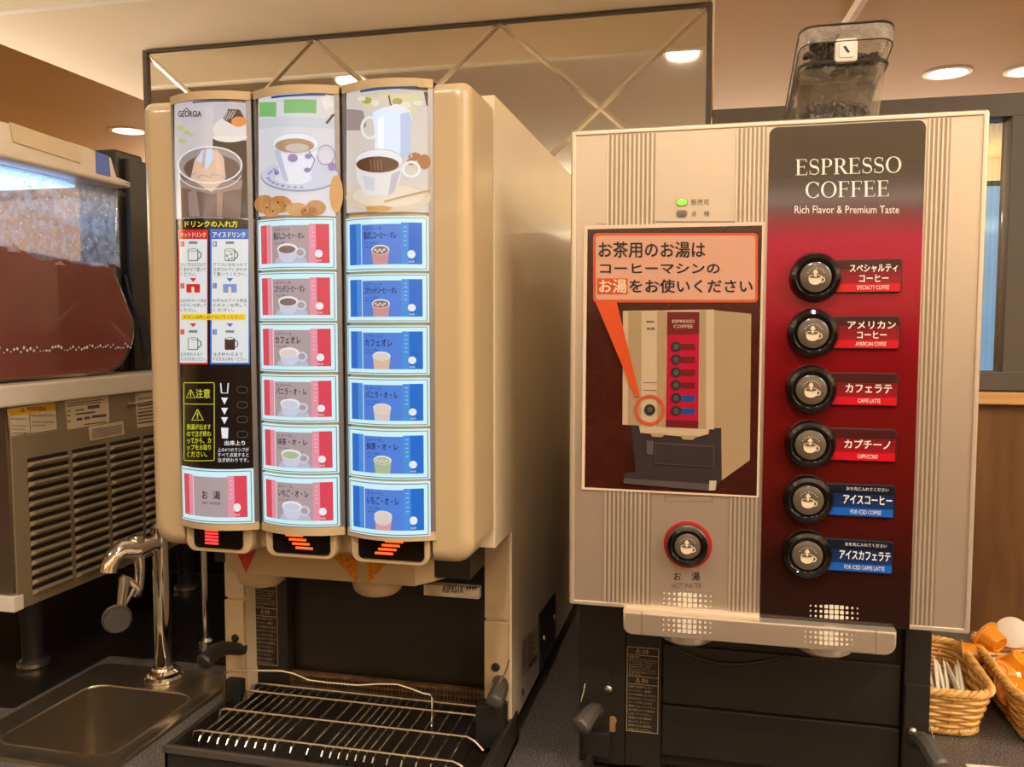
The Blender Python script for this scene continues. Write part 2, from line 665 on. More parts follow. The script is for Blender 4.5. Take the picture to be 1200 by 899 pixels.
# mirror with crossed bevelled grooves
MIRROR = mat('mirror_silver', (242, 237, 224), 0.03, metal=1.0, noise=0.01)
GROOVE = mat('bevelled_mirror_edge', (240, 228, 206), 0.16, metal=0.8, noise=0.02)
MX0, MX1, MZ0, MZ1 = -1.215, -0.022, 1.160, 2.008
mir = thing('wall_mirror', (-0.62, YW, MZ0), 'tall mirror with crossed diamond grooves on the wall behind both dispensers', 'mirror')
MB().box(MX0, MX1, YW, YW + 0.008, MZ0, MZ1, MIRROR).build('mirror_glass', mir)
fr = MB()
fr.box(MX0 - 0.012, MX0, YW - 0.006, YW + 0.03, MZ0, MZ1, FRAME_DK, 0.001)
fr.box(MX1, MX1 + 0.010, YW - 0.006, YW + 0.03, MZ0, MZ1, FRAME_DK, 0.001)
fr.box(MX0 - 0.012, MX1 + 0.010, YW - 0.005, YW + 0.03, MZ1 - 0.006, MZ1, FRAME_DK, 0.001)
fr.box(MX0 - 0.012, MX1 + 0.010, YW + 0.008, YW + 0.03, MZ0, MZ1 - 0.006, FRAME_DK)
fr.build('mirror_frame', mir)
gv = MB()
SL = 0.885


def groove(x0, z0, x1, z1):
    a, b = Vector((x0, 0, z0)), Vector((x1, 0, z1))
    d = (b - a).normalized()
    n = Vector((-d.z, 0, d.x)) * 0.0055
    vs = []
    for p in (a, b):
        for off, dy in ((-1, 0.0), (0, -0.0022), (1, 0.0)):
            q = p + n * off
            vs.append((q.x, YW - 0.0004 + dy, q.z))
    gv.add(vs, [[0, 1, 4, 3], [1, 2, 5, 4]], GROOVE)


for k in range(-4, 9):
    xs = -1.2235 + 0.401 * k
    for sgn in (1, -1):
        # run from the top edge down, clipped to the mirror
        x0, z0, x1, z1 = xs, MZ1 - 0.004, xs + sgn * (MZ1 - MZ0) / SL, MZ0
        lo, hi = 0.0, 1.0
        for bound, s in ((MX0 + 0.002, 1), (MX1 - 0.002, -1)):
            fa, fb = s * (x0 - bound), s * (x1 - bound)
            if fa < 0 and fb < 0:
                lo = 2
            elif fa < 0:
                lo = max(lo, fa / (fa - fb))
            elif fb < 0:
                hi = min(hi, fa / (fa - fb))
        if lo < hi:
            groove(x0 + (x1 - x0) * lo, z0 + (z1 - z0) * lo, x0 + (x1 - x0) * hi, z0 + (z1 - z0) * hi)
gv.build('groove', mir)

m_ = MB()
m_.box(-1.9, MX1 + 0.010, YW - 0.002, YW + 0.03, ZT + 0.0002, 1.158, mat('black_splash_glass', (20, 17, 14), 0.12, coat=0.3, noise=0.05), 0.001)
tag(m_.build('splashback', None, off=(-0.9, YW, ZT)), 'black glossy splashback between the counter and the mirror', 'splashback')

# counter with a cut-out for the sink
SX0, SX1, SY0, SY1 = -0.930, -0.752, 0.918, 1.105     # bowl
ct = thing('countertop', (0, 1.2, 0), 'dark speckled stone countertop under the machines and baskets', 'countertop')
c = MB()
c.box(-2.6, SX0 - 0.01, 0.62, YW + 0.08, ZT - 0.04, ZT, GRANITE)
c.box(SX1 + 0.01, 2.6, 0.62, YW + 0.08, ZT - 0.04, ZT, GRANITE)
c.box(SX0 - 0.01, SX1 + 0.01, 0.62, SY0 - 0.01, ZT - 0.04, ZT, GRANITE)
c.box(SX0 - 0.01, SX1 + 0.01, SY1 + 0.01, YW + 0.08, ZT - 0.04, ZT, GRANITE)
c.build('slab', ct)
c = MB()
c.box(-2.6, 2.6, 0.68, 0.70, 0.0, ZT - 0.04, WOOD_DK)
c.box(-2.6, -2.58, 0.70, YW, 0.0, ZT - 0.04, WOOD_DK)
c.box(2.58, 2.6, 0.70, YW, 0.0, ZT - 0.04, WOOD_DK)
c.build('counter_base', ct)

mt = MB()
mt.prism([(-1.50, 0.96), (-0.986, 1.01), (-0.986, 1.215), (-0.675, 1.225), (-0.675, 1.66), (-1.50, 1.66)], 'Z', ZT + 0.0002, ZT + 0.0032, mat('black_mat_rubber', (24, 22, 20), 0.35, noise=0.1), 0.001)
tag(mt.build('rubber_mat', None, off=(-1.0, 1.4, ZT + 0.0002)), 'black rubber mat under the frozen drink machine and behind the sink', 'mat')

# downlights
GLOW = mat('downlight_glow', (255, 240, 210), 0.5, emit=14.0, ecol=(255, 236, 200))
TRIM_W = mat('downlight_trim', (236, 226, 210), 0.4, noise=0.02)


def downlight(x, y, z, label, power=7.0, r=0.05, lamp=True, group=None):
    t = thing('ceiling_downlight', (x, y, z), label, 'light', group)
    MB().lathe((x, y, z), (0, 0, -1), [(r * 1.02, 0.0), (r * 1.25, 0.0), (r * 1.25, 0.004), (r * 1.02, 0.006), (r * 1.02, 0.0)], TRIM_W, 28, close=False).build('trim_ring', t)
    MB().lathe((x, y, z), (0, 0, -1), [(0.0, 0.002), (r, 0.002)], GLOW, 28, close=False).build('lamp_lens', t)
    if lamp:
        l = area('downlight_lamp', (x, y, z - 0.012), r * 1.8, power, WARM, spread=math.radians(150))
    return t


p = onZ(1110, 85, ZC)
downlight(p.x, p.y, ZC, 'round recessed ceiling light right of the clear bean hopper', 9, 0.075)
p = onZ(1206, 82, ZC)
downlight(p.x, p.y, ZC, 'recessed ceiling light at the right edge of the picture', 9, 0.075)
p = onZ(150, 153, ZC)
downlight(p.x, p.y, ZC, 'recessed ceiling light seen just left of the lit drink dispenser', 9, 0.075)
# the two seen mirrored at the top of the mirror hang over the aisle
for (px, py, lb) in ((800, 60, 'aisle ceiling light mirrored at the upper right of the mirror'), (411, 93, 'aisle ceiling light mirrored above the lit drink dispenser')):
    q = onZ(px, py, ZC)
    downlight(q.x, 2 * YW - q.y, ZC, lb, 9, 0.06)
for (x, y, pw_) in ((-0.55, 0.25, 2.5), (0.45, 0.25, 3.5), (1.25, 0.55, 11), (0.30, -0.85, 6)):  # unseen downlights added to light the machine fronts and the gap between them
    downlight(x, y, ZC, 'round downlight added out of view in the aisle ceiling for fill light', pw_, 0.05, group='added aisle downlights above the camera')

# glowing panel added as stand-in for the bluish light behind the ribbed glass
SCREEN = mat('blue_glow', (150, 200, 245), 0.3, emit=0.9)
sc = thing('blue_glow_panel', (0.9, 2.42, 0), 'added pale blue glowing panel behind the ribbed glass at the right edge', 'glow panel')
MB().box(0.60, 1.30, 2.42, 2.46, 1.26, 1.775, BLACK, 0.004).build('housing', sc)
MB().box(0.615, 1.285, 2.416, 2.42, 1.275, 1.76, SCREEN).build('glow_face', sc)
MB().box(0.92, 1.00, 2.425, 2.455, 0.03, 1.27, BLACK).lathe((0.96, 2.44, 0.0), (0, 0, 1), [(0.18, 0.0), (0.18, 0.02), (0.04, 0.035)], BLACK, 24).build('floor_stand', sc)
# ================================================================== LIT DRINK DISPENSER (left)
DX0, DX1 = -0.660, -0.249
dd = thing('drink_dispenser', (-0.45, 1.05, ZT),
           'cream drink dispenser with three backlit columns of picture buttons above a black drip tray', 'drink dispenser')
b = MB()
side = [(0.966, 1.672), (1.56, 1.672), (1.56, 0.884), (1.052, 0.884), (1.052, 1.145), (0.966, 1.145)]
b.prism(side, 'X', DX1 - 0.035, DX1, CREAM_MET, 0.002)
b.prism([(0.975, 1.672), (1.56, 1.672), (1.56, 0.884), (1.052, 0.884), (1.052, 1.145), (0.975, 1.145)], 'X', DX0, DX0 + 0.028, CREAM_MET, 0.002)
b.box(DX0 + 0.028, DX1 - 0.035, 0.968, 1.56, 1.655, 1.671, CREAM_MET)
b.box(DX0 + 0.028, DX1 - 0.035, 1.54, 1.558, 0.886, 1.655, CREAM_MET)
b.box(DX0 + 0.028, DX1 - 0.035, 0.980, 1.54, 1.10, 1.13, BLACK)
b.build('body', dd)
# seams and pads of the front pillars
for xa, xb in ((DX0 - 0.001, DX0 + 0.0285), (DX1 - 0.0355, DX1 - 0.003)):
    MB().box(xa, xb, 1.046, 1.053, 0.888, 1.026, CREAM_DULL, 0.0012).build('pillar_cover', dd)
    MB().box(xa, xb, 1.048, 1.053, 1.029, 1.143, CREAM_DULL, 0.0012).build('pillar_cover', dd)
for x in (DX0 + 0.015, DX1 - 0.02):
    MB().lathe((x, 1.0465, 0.972 if x < -0.4 else 0.966), (0, -1, 0), [(0.0058, 0), (0.0055, 0.002), (0.003, 0.0032), (0.001, 0.0024)], BLACK_RUB, 16).build('screw', dd)
# dark recess behind the nozzles
r = MB()
r.box(DX0 + 0.028, -0.583, 1.080, 1.10, 0.880, 1.10, BLACK, 0.002)
r.box(-0.583, DX1 - 0.035, 1.100, 1.115, 0.880, 1.10, mat('dark_back_sheet', (40, 34, 27), 0.26, noise=0.06), 0.001)
r.box(-0.583, DX1 - 0.035, 1.094, 1.102, 0.868, 0.899, BLACK, 0.003)
r.box(DX0 + 0.028, DX1 - 0.035, 1.105, 1.12, 0.860, 1.10, BLACK)
r.build('back_panel', dd)
RUST = mat('rusty_strainer', (104, 74, 40), 0.6, noise=0.5, nscale=90)
g = MB()
g.box(-0.583, DX1 - 0.040, 1.086, 1.0945, 0.893, 0.914, RUST)
for i in range(54):
    x = -0.578 + i * 0.0054
    for k in range(2):
        g.box(x, x + 0.0026, 1.0845, 1.0865, 0.897 + k * 0.008, 0.902 + k * 0.008, BLACK)
g.build('strainer_strip', dd)

# ---- door: cream frame with rounded edges, cut away under the columns
door = MB()


def arc(cx, cz, r, a0, a1, n=6):
    return [(cx + r * math.cos(math.radians(a0 + (a1 - a0) * i / n)), cz + r * math.sin(math.radians(a0 + (a1 - a0) * i / n))) for i in range(n + 1)]


zb, zt = 1.150, 1.664
def flange(xa, xb, out):
    """door stile: rounded on its outer, top and bottom edges, square towards the columns"""
    def loop(i):
        r0 = 0.022
        if out < 0:
            return arc(xa + i + r0, zb + i + r0, r0, 180, 270) + [(xb, zb + i), (xb, zt - i)] + arc(xa + i + 0.010, zt - i - 0.010, 0.010, 90, 180)
        return [(xa, zb + i)] + arc(xb - i - r0, zb + i + r0, r0, 270, 360) + arc(xb - i - 0.012, zt - i - 0.012, 0.012, 0, 90) + [(xa, zt - i)]
    R_ = 0.016
    levels = [(0.962, 0.0)] + [(0.868 + R_ - R_ * math.sin(t), R_ - R_ * math.cos(t)) for t in (k * PI / 12 for k in range(7))]
    vs, fs = [], []
    n = len(loop(0))
    for y, i in levels:
        vs += [(x, y, z) for x, z in loop(i)]
    for L in range(len(levels) - 1):
        for k in range(n):
            fs.append([L * n + k, L * n + (k + 1) % n, (L + 1) * n + (k + 1) % n, (L + 1) * n + k])
    fs.append([(len(levels) - 1) * n + k for k in range(n)])
    fs.append(list(range(n))[::-1])
    door.add(vs, fs, CREAM, True)


flange(-0.6435, -0.598, -1)
flange(-0.2935, -0.250, 1)
door.box(-0.605, -0.285, 0.885, 0.962, 1.152, 1.660, CREAM)
door_o = door.build('door', dd)

# ---- three convex lit columns
YB, BUL = 0.868, 0.016
CX = [(-0.6005, -0.5005), (-0.4970, -0.3955), (-0.3920, -0.2900)]
CZ0, CZ1 = 1.178, 1.664


def colsurf(i):
    a, b_ = CX[i]
    xc, hw = (a + b_) / 2, (b_ - a) / 2

    def s(x, z, h):
        t = (x - xc) / hw
        return (x, YB - BUL * (1 - t * t) - h, z)
    return s


def colpix(i):
    s = colsurf(i)

    def f(px, py):
        y = YB - BUL * 0.7
        for _ in range(4):
            p = onY(px, py, y)
            y = s(p.x, p.z, 0)[1]
        return (p.x, p.z)
    return f


def lit(name, rgb, e=0.62):
    if 'lit_' + name in MATS:
        return MATS['lit_' + name]
    m = mat('lit_' + name, [v * 0.45 for v in rgb], 0.18, emit=e * 1.25, coat=0.4, noise=0.02, ecol=rgb)
    return m


L_FRAME = lit('frame_cyan', (196, 234, 244), 0.75)
L_RED = lit('red', (222, 72, 92))
L_PINK = lit('pink', (232, 150, 172))
L_GREY = lit('warm_grey', (178, 160, 164))
L_BLUE = lit('blue', (36, 112, 214))
L_BLUE2 = lit('light_blue', (74, 148, 232))
L_VIO = lit('periwinkle', (84, 134, 228))
L_WHITE = lit('white', (236, 240, 246))
L_CUP = lit('porcelain', (206, 212, 232))
L_CREAM = lit('milk_foam', (226, 214, 206))
L_COFFEE = lit('coffee', (140, 108, 104))
L_TEA = lit('matcha', (176, 196, 150))
L_BERRY = lit('strawberry', (226, 160, 170))
L_TXT = lit('text_ink', (66, 60, 90), 0.25)
L_NAVY = lit('navy_line', (30, 84, 150), 0.4)
METAL_EDGE = mat('satin_metal_edge', (150, 150, 156), 0.3, metal=0.7, noise=0.03)


def sweep_col(i, z0, z1, h0, h1, m, mb, xa=None, xb=None, seg=16):
    """solid following the curve of column i between depths h0 (back) and h1 (front)"""
    s = colsurf(i)
    a, b_ = CX[i]
    xa = a if xa is None else xa
    xb = b_ if xb is None else xb
    pts = [(xa + (xb - xa) * k / seg) for k in range(seg + 1)]
    vs = []
    for x in pts:
        for z in (z0, z1):
            vs.append(s(x, z, h1))
    n = len(vs)
    for x in pts:
        for z in (z0, z1):
            vs.append((x, s(x, z, h0)[1] if h0 > -0.02 else YB + 0.018, z))
    fs = []
    for k in range(seg):
        q = 2 * k
        fs += [[q, q + 2, q + 3, q + 1], [n + q, n + q + 1, n + q + 3, n + q + 2],
               [q, n + q, n + q + 2, q + 2], [q + 1, q + 3, n + q + 3, n + q + 1]]
    fs += [[0, 1, n + 1, n], [2 * seg, n + 2 * seg, n + 2 * seg + 1, 2 * seg + 1]]
    mb.add(vs, fs, m, False)


cols = []
for i in range(3):
    mb = MB()
    sweep_col(i, CZ0, CZ1, -0.03, -0.002, CREAM, mb)                 # housing
    sweep_col(i, CZ1 - 0.008, CZ1 + 0.001, -0.03, 0.0022, CREAM, mb)   # scalloped cap
    sweep_col(i, CZ0 - 0.001, CZ0 + 0.008, -0.03, 0.0022, CREAM, mb)
    a, b_ = CX[i]
    sweep_col(i, CZ0 + 0.006, CZ1 - 0.006, -0.004, 0.0012, METAL_EDGE, mb, a, a + 0.0045, 2)
    sweep_col(i, CZ0 + 0.006, CZ1 - 0.006, -0.004, 0.0012, METAL_EDGE, mb, b_ - 0.0045, b_, 2)
    cols.append(mb.build('display_column', dd))


def cutlist(i):
    a, b_ = CX[i]
    return [a + (b_ - a) * k / 14 for k in range(1, 14)]


def newprint(i):
    return Print(colsurf(i), colpix(i), cutlist(i))


# ---- picture at the head of column 1: iced coffee float
P = newprint(0)
P.rect(204.5, 122, 295, 258, lit('lilac_white', (222, 216, 222), 0.5), 1)
for q in ((212, 150, 5, 3), (219, 155, 4, 3), (214, 165, 5, 3), (224, 158, 3, 2.5)):
    P.ell(*q, lit('leaf', (186, 200, 140)), 2, 12)
P.poly([(252, 122), (295, 122), (295, 150), (250, 146)], lit('dessert_back', (206, 206, 214), 0.5), 2)
P.ell(272, 152, 22, 15, lit('dessert_glass', (224, 220, 218)), 3)
P.poly([(250, 160), (294, 166), (294, 256), (262, 256), (250, 190)], lit('dark_coffee', (74, 56, 48), 0.4), 4)
P.ell(270, 160, 21, 7, lit('dessert_base', (232, 228, 224)), 5, a0=0, a1=180)
P.poly([(262, 140), (268, 128), (282, 129), (288, 140), (276, 148)], lit('chocolate', (84, 56, 50), 0.4), 5)
for k in range(4):
    P.line([(263 + k * 3, 142 - k), (268 + k * 3, 130)], 1.0, lit('nougat', (208, 190, 180)), 6)
P.ell(281, 143, 9, 6, lit('orange_slice', (228, 140, 70)), 6)
P.poly([(212, 195), (286, 195), (283, 256), (214, 256)], lit('milk_coffee', (132, 106, 96), 0.5), 7)
P.poly([(212, 212), (286, 212), (284, 222), (250, 228), (213, 220)], lit('coffee_line', (170, 146, 132), 0.5), 8)
P.ell(248, 194, 38, 22, lit('glass_inside', (176, 160, 156), 0.5), 9)
P.ell(250, 198, 33, 16, lit('coffee_top', (120, 94, 84), 0.5), 10)
P.poly([(225, 210), (230, 188), (240, 176), (256, 176), (264, 186), (266, 210), (250, 226)], lit('ice_cream', (226, 190, 164)), 11)
P.poly([(232, 188), (238, 177), (250, 174), (252, 186), (244, 200), (238, 192)], lit('ice_cream_top', (196, 210, 240), 0.7), 12)
P.ring(248, 194, 38, 22, 1.6, L_WHITE, 13)
P.ring(248, 203, 37, 20, 0.9, L_WHITE, 13, a0=10, a1=170)
for k in range(6):
    P.line([(226 + k * 7, 206 + (k % 2) * 3), (232 + k * 7, 203 + (k % 3) * 2)], 1.6, lit('ice_cube_edge', (196, 186, 182), 0.5), 12)
P.poly([(222, 226), (232, 222), (236, 254), (224, 254)], lit('glass_streak', (168, 146, 136), 0.5), 12)
P.poly([(256, 220), (264, 218), (262, 254), (256, 254)], lit('glass_streak2', (176, 140, 120), 0.5), 12)
P.poly([(240, 178), (244, 174), (242, 196), (238, 198)], lit('cream_fold', (206, 176, 160), 0.6), 13)
P.poly([(252, 178), (258, 180), (262, 204), (256, 206)], lit('cream_fold2', (232, 200, 178), 0.6), 13)
P.text('GEORGIA', 211, 131, 238, 138, lit('logo', (70, 60, 50), 0.2), 14, bold=0.0004)
P.line([(218, 131), (221, 127.5), (224, 131)], 1.2, lit('logo', (70, 60, 50), 0.2), 14)
P.line([(228, 121.3), (270, 119.5)], 1.6, L_NAVY, 14)
P.build('picture_panel', cols[0])

# ---- picture at the head of column 2: milky tea in a flowered cup, biscuits
P = newprint(1)
P.rect(303, 113, 397, 254, lit('cloth_white', (222, 222, 230), 0.6), 1)
GREEN = lit('garden_green', (126, 190, 116))
P.rect(304, 120, 324, 137, GREEN, 2)
P.rect(333, 117, 371, 133, GREEN, 2)
P.poly([(371, 113), (397, 112), (397, 140), (385, 138), (378, 128)], lit('petal', (226, 220, 214)), 3)
P.line([(383, 145), (390, 136), (396, 133)], 3, lit('stem', (104, 88, 80), 0.4), 4)
P.ell(352, 207, 46, 18, lit('saucer_rim', (150, 156, 178)), 5)
P.ell(352, 206, 45, 17, L_CUP, 6)
P.ell(345, 209, 22, 7, lit('saucer_well', (226, 230, 240)), 7)
P.ring(383, 182, 11, 12, 2.2, lit('handle_grey', (130, 136, 160)), 8)
P.ring(383, 182, 10, 11, 1.2, L_CUP, 9)
P.poly([(321, 170), (375, 170), (371, 190), (362, 214), (352, 217), (338, 216), (328, 200)], lit('cup_body', (222, 226, 242), 0.7), 10)
P.ell(348, 169, 27.5, 13, lit('cup_rim', (196, 204, 222)), 11)
P.ell(348, 169, 26.5, 12, L_WHITE, 12)
P.ell(347, 171.5, 23, 8.5, lit('milk_tea', (178, 146, 120)), 13)
P.ell(350, 174, 14, 5, lit('milk_tea_light', (202, 190, 182)), 14)
VI = lit('violet', (150, 132, 186))
for q in ((345, 186, 6, 5), (391, 196, 5, 5), (363, 184, 4, 3), (326, 203, 3, 3), (362, 200, 4, 3)):
    P.ell(*q, VI, 15, 12)
for q in ((312, 240, 12, 11), (330, 240, 14, 10), (320, 246, 11, 9), (350, 246, 13, 8), (372, 244, 12, 9), (364, 249, 10, 6)):
    P.ell(*q, lit('biscuit_%d' % (q[0] % 3), ((206, 146, 84), (182, 116, 64), (220, 168, 108))[q[0] % 3], 0.5), 15)
for q in ((315, 244), (328, 238), (322, 248), (336, 242), (360, 247)):
    P.ell(q[0], q[1], 1.2, 1.0, lit('chip', (70, 44, 30), 0.2), 16, 8)
for k in range(14):
    a = math.radians(190 + k * 12)
    P.ell(352 + 37 * math.cos(a) * (-1 if k > 7 else 1), 207 - 13 * math.sin(a) * (1 if k < 8 else -1), 2.2, 1.4, lit('saucer_flower_%d' % (k % 2), ((150, 156, 190), (176, 160, 196))[k % 2]), 8, 10)
P.poly([(322, 176), (330, 178), (340, 214), (334, 212)], lit('cup_shade', (196, 202, 226), 0.6), 12)
P.line([(364, 178), (371, 188), (366, 200)], 1.2, lit('cup_vine', (126, 130, 160), 0.4), 15)
P.poly([(376, 116), (388, 112), (392, 124), (382, 130)], lit('petal_light', (238, 234, 226)), 4)
P.rect(303, 140, 397, 152, lit('table_edge', (206, 214, 224), 0.6), 2)
P.ell(396, 228, 8, 22, lit('cane', (214, 160, 100)), 15)
P.line([(320, 115.5), (352, 112.6), (383, 112.0)], 2.6, L_NAVY, 16)
P.build('picture_panel', cols[1])

# ---- picture at the head of column 3: black coffee, white jug and lilies
P = newprint(2)
P.rect(406, 108, 507, 250, lit('linen', (222, 212, 204), 0.6), 1)
PET = lit('lily', (224, 216, 176))
for q in ((431, 119, 11, 7), (470, 118, 14, 8), (452, 112, 10, 6), (486, 115, 10, 6), (483, 130, 7, 5)):
    P.ell(*q, PET, 2, 16)
P.ell(430, 118, 6, 4, lit('lily_core', (182, 170, 96)), 3, 12)
P.ell(466, 119, 6, 4, lit('lily_core', (182, 170, 96)), 3, 12)
P.line([(456, 112), (458, 122), (460, 127)], 1.8, lit('stem', (104, 88, 80), 0.4), 4)
P.poly([(497, 108), (507, 108), (507, 126), (500, 124)], lit('shade_brown', (110, 78, 60), 0.4), 3)
P.poly([(406, 128), (426, 130), (430, 148), (424, 153), (406, 153)], lit('bowl', (176, 160, 160), 0.5), 4)
P.ring(434, 150, 11, 14, 3.4, L_WHITE, 5)
P.poly([(437, 132), (452, 126), (480, 130), (484, 140), (482, 168), (484, 185), (440, 185), (440, 160)], lit('jug', (206, 220, 244), 0.8), 6)
P.poly([(470, 134), (480, 132), (484, 142), (482, 168), (484, 185), (470, 185)], lit('jug_shade', (182, 196, 226), 0.7), 7)
P.poly([(444, 140), (450, 136), (450, 180), (444, 180)], lit('jug_light', (226, 236, 250), 0.9), 7)
for q in ((424, 116, 5, 3), (440, 121, 5, 4), (476, 123, 6, 4), (490, 121, 6, 3)):
    P.ell(*q, lit('lily_light', (238, 232, 204)), 3, 12)
P.poly([(452, 127), (466, 122), (482, 130), (470, 133)], L_WHITE, 7)
for q in ((487, 184, 8, 5), (498, 190, 8, 9), (482, 190, 5, 4)):
    P.ell(*q, lit('sugar_lump', (190, 128, 78), 0.5), 7, 8)
P.ell(456, 232, 50, 17, lit('plate', (226, 206, 180)), 8)
P.ell(456, 230, 42, 13, lit('plate_in', (234, 220, 200)), 9)
P.ring(483, 199, 11, 10, 3, L_WHITE, 10)
P.poly([(417, 190), (474, 190), (470, 212), (460, 230), (430, 230), (420, 212)], lit('white_cup', (228, 226, 228), 0.65), 11)
P.poly([(460, 205), (471, 200), (463, 226), (456, 230)], lit('white_cup_shade', (200, 196, 204), 0.6), 12)
P.poly([(426, 206), (440, 209), (440, 224), (430, 222)], lit('cup_relief', (212, 212, 224), 0.65), 12)
P.ell(445.5, 189, 28.5, 14, lit('cup_edge', (196, 190, 186)), 12)
P.ell(445.5, 189, 27.5, 13, L_WHITE, 13)
P.ell(444, 193.5, 25, 9.5, lit('black_coffee', (110, 74, 50), 0.5), 14)
for k in range(4):
    P.line([(436 + k * 4, 188), (437 + k * 4, 200)], 0.8, lit('coffee_glint', (176, 140, 104), 0.5), 15)
P.poly([(430, 243), (450, 241), (462, 244), (455, 248), (432, 248)], lit('cake', (222, 162, 84), 0.55), 15)
P.line([(452, 237), (475, 231), (506, 224)], 2.2, lit('spoon', (206, 168, 110), 0.5), 16)
P.line([(424, 108.5), (458, 104.6), (491, 103.4)], 2.6, L_NAVY, 16)
P.build('picture_panel', cols[2])


# ---- selection buttons
class UV:
    """pixel-like square of 100 x 60 laid on a rectangle of the column"""
    def __init__(self, x0, x1, z0, z1):
        self.r = (x0, x1, z0, z1)

    def __call__(self, u, v):
        x0, x1, z0, z1 = self.r
        return (x0 + (x1 - x0) * u / 100.0, z1 - (z1 - z0) * v / 60.0)


def button(i, z0, z1, kind, main, sub1, row):
    a, b_ = CX[i]
    xa, xb = a + 0.0045, b_ - 0.0045
    hf = 0.003
    base = MB()
    sweep_col(i, z0, z1, -0.003, hf, L_FRAME, base, xa, xb, 14)
    # the raised key is one mesh: frame below, printed lens above
    s = colsurf(i)
    P = Print(lambda x, z, h: s(x, z, h + hf), UV(xa, xb, z0, z1), cutlist(i))
    hot = kind == 'hot'
    P.frame(1.2, 1.5, 98.8, 58.5, 0.9, METAL_EDGE, 1)
    c1, c2, c3 = (L_RED, L_PINK, L_GREY) if hot else (L_BLUE, L_BLUE2, L_VIO)
    x0, x1 = 6, 94
    P.rect(x0, 7, 16, 53, c1, 1)
    P.rect(16, 7, 23, 53, c2, 1)
    P.rect(23, 7, 24, 53, L_WHITE, 1)
    P.rect(24, 8.5, 72, 53, c3, 1)
    P.rect(72, 7, 80, 53, c2, 1)
    P.rect(80, 7, x1, 53, c1, 1)
    if main == 'お　湯':
        P.text('お', 38, 24, 46, 33, L_TXT, 3, 0.0003)
        P.text('湯', 54, 24, 63, 33, L_TXT, 3, 0.0003)
        P.text('HOT WATER', 38, 36, 63, 39, L_TXT, 3)
    else:
        w = min(40, 5.6 * len(main) + 6)
        P.text(sub1, 27, 11, 27 + 22, 15, L_TXT, 3)
        P.text(main, 27, 16.5, 27 + w, 25, L_TXT, 3, 0.0002)
        P.text('やさしい味わい', 28, 28, 46, 30.5, L_TXT, 3)
        if not hot:
            P.text('氷を入れたカップで', 28, 32, 50, 34.5, L_TXT, 3)
    # drawing of the drink
    liq = [L_COFFEE, L_COFFEE, L_CREAM, L_CUP, L_TEA, L_CUP][row]
    if main == 'お　湯':
        pass
    elif hot:
        P.poly([(28, 53), (31, 47), (40, 44), (60, 44), (68, 47), (70, 53)], lit('saucer_l', (190, 192, 212)), 2)
        P.ring(62, 41, 6.5, 6, 2.2, L_CUP, 3)
        P.poly([(33, 35), (59, 35), (57, 47), (52, 52), (40, 52), (35, 47)], L_CUP, 4)
        P.ell(46, 36, 13.2, 6.2, L_WHITE, 5)
        P.ell(46, 37, 11, 4.6, liq, 6)
    else:
        body = [lit('iced_coffee', (206, 150, 150)), lit('iced_coffee', (206, 150, 150)), lit('iced_latte', (224, 190, 160)), lit('vanilla', (216, 206, 206)), L_TEA, L_BERRY][row]
        P.poly([(37, 36), (59, 36), (57, 53), (39, 53)], body, 3)
        P.ell(48, 37, 11, 5.5, L_WHITE, 4)
        if row == 3:
            P.ell(48, 39, 10.5, 7, L_CREAM, 5)
        elif row == 5:
            P.ell(48, 40, 11, 8, L_CREAM, 5)
            for k in range(5):
                P.line([(40 + k * 4, 45), (40.5 + k * 3.8, 53)], 1.2, L_BERRY, 6)
        else:
            P.ell(48, 37.5, 9.6, 4.5, liq, 5)
            for k in range(5):
                P.ell(42 + k * 2.8, 37 + (k % 2) * 2, 1.8, 1.3, L_CREAM, 6, 8)
    for k in range(5):
        P.line([(75, 12 + k * 5), (78, 12 + k * 5)], 0.5, L_WHITE, 2)
    P.ell(83, 42, 4.2, 4.6, L_WHITE, 3)
    P.ring(83, 42, 2.4, 2.6, 0.6, L_FRAME, 4)
    P.text('販売', 80.5, 49, 86, 51.4, L_WHITE, 3)
    o = P.build('selection_button', cols[i])
    # join the lens and its frame into the one key
    me = o.data
    bm = bmesh.new()
    bm.from_mesh(me)
    tmp = base.build('tmp', None)
    k0 = len(me.materials)
    n0 = len(bm.faces)
    bm.from_mesh(tmp.data)
    bm.faces.ensure_lookup_table()
    for f in bm.faces[n0:]:
        f.material_index = k0
    me.materials.append(L_FRAME)
    bm.to_mesh(me)
    bm.free()
    tm = tmp.data
    bpy.data.objects.remove(tmp)
    bpy.data.meshes.remove(tm)
    return o


f2, f3, f1 = colpix(1), colpix(2), colpix(0)
ROWS = [('香ばしコーヒー・オレ', 'コスティーヌ'), ('コクリッチコーヒー・オレ', 'コクティーヌ'), ('カフェオレ', 'コクティーヌ'), ('バニラ・オ・レ', 'スイーツ。'), ('抹茶・オ・レ', 'スイーツ。'), ('いちご・オ・レ', 'スイーツ。')]
y2 = [(255, 316), (318, 376.5), (378, 436.5), (439, 495.5), (498, 555), (557, 617)]
y3 = [(253, 318), (320, 378.5), (381, 440), (442.5, 500), (502.5, 562), (564, 629)]
for k in range(6):
    button(1, f2(354, y2[k][1])[1] + 0.0006, f2(352, y2[k][0])[1] - 0.0006, 'hot', ROWS[k][0], ROWS[k][1], k)
    button(2, f3(459, y3[k][1])[1] + 0.0006, f3(457, y3[k][0])[1] - 0.0006, 'cold', ROWS[k][0], ROWS[k][1], k)
button(0, f1(258, 613)[1], f1(257, 550)[1], 'hot', 'お　湯', '', 0)

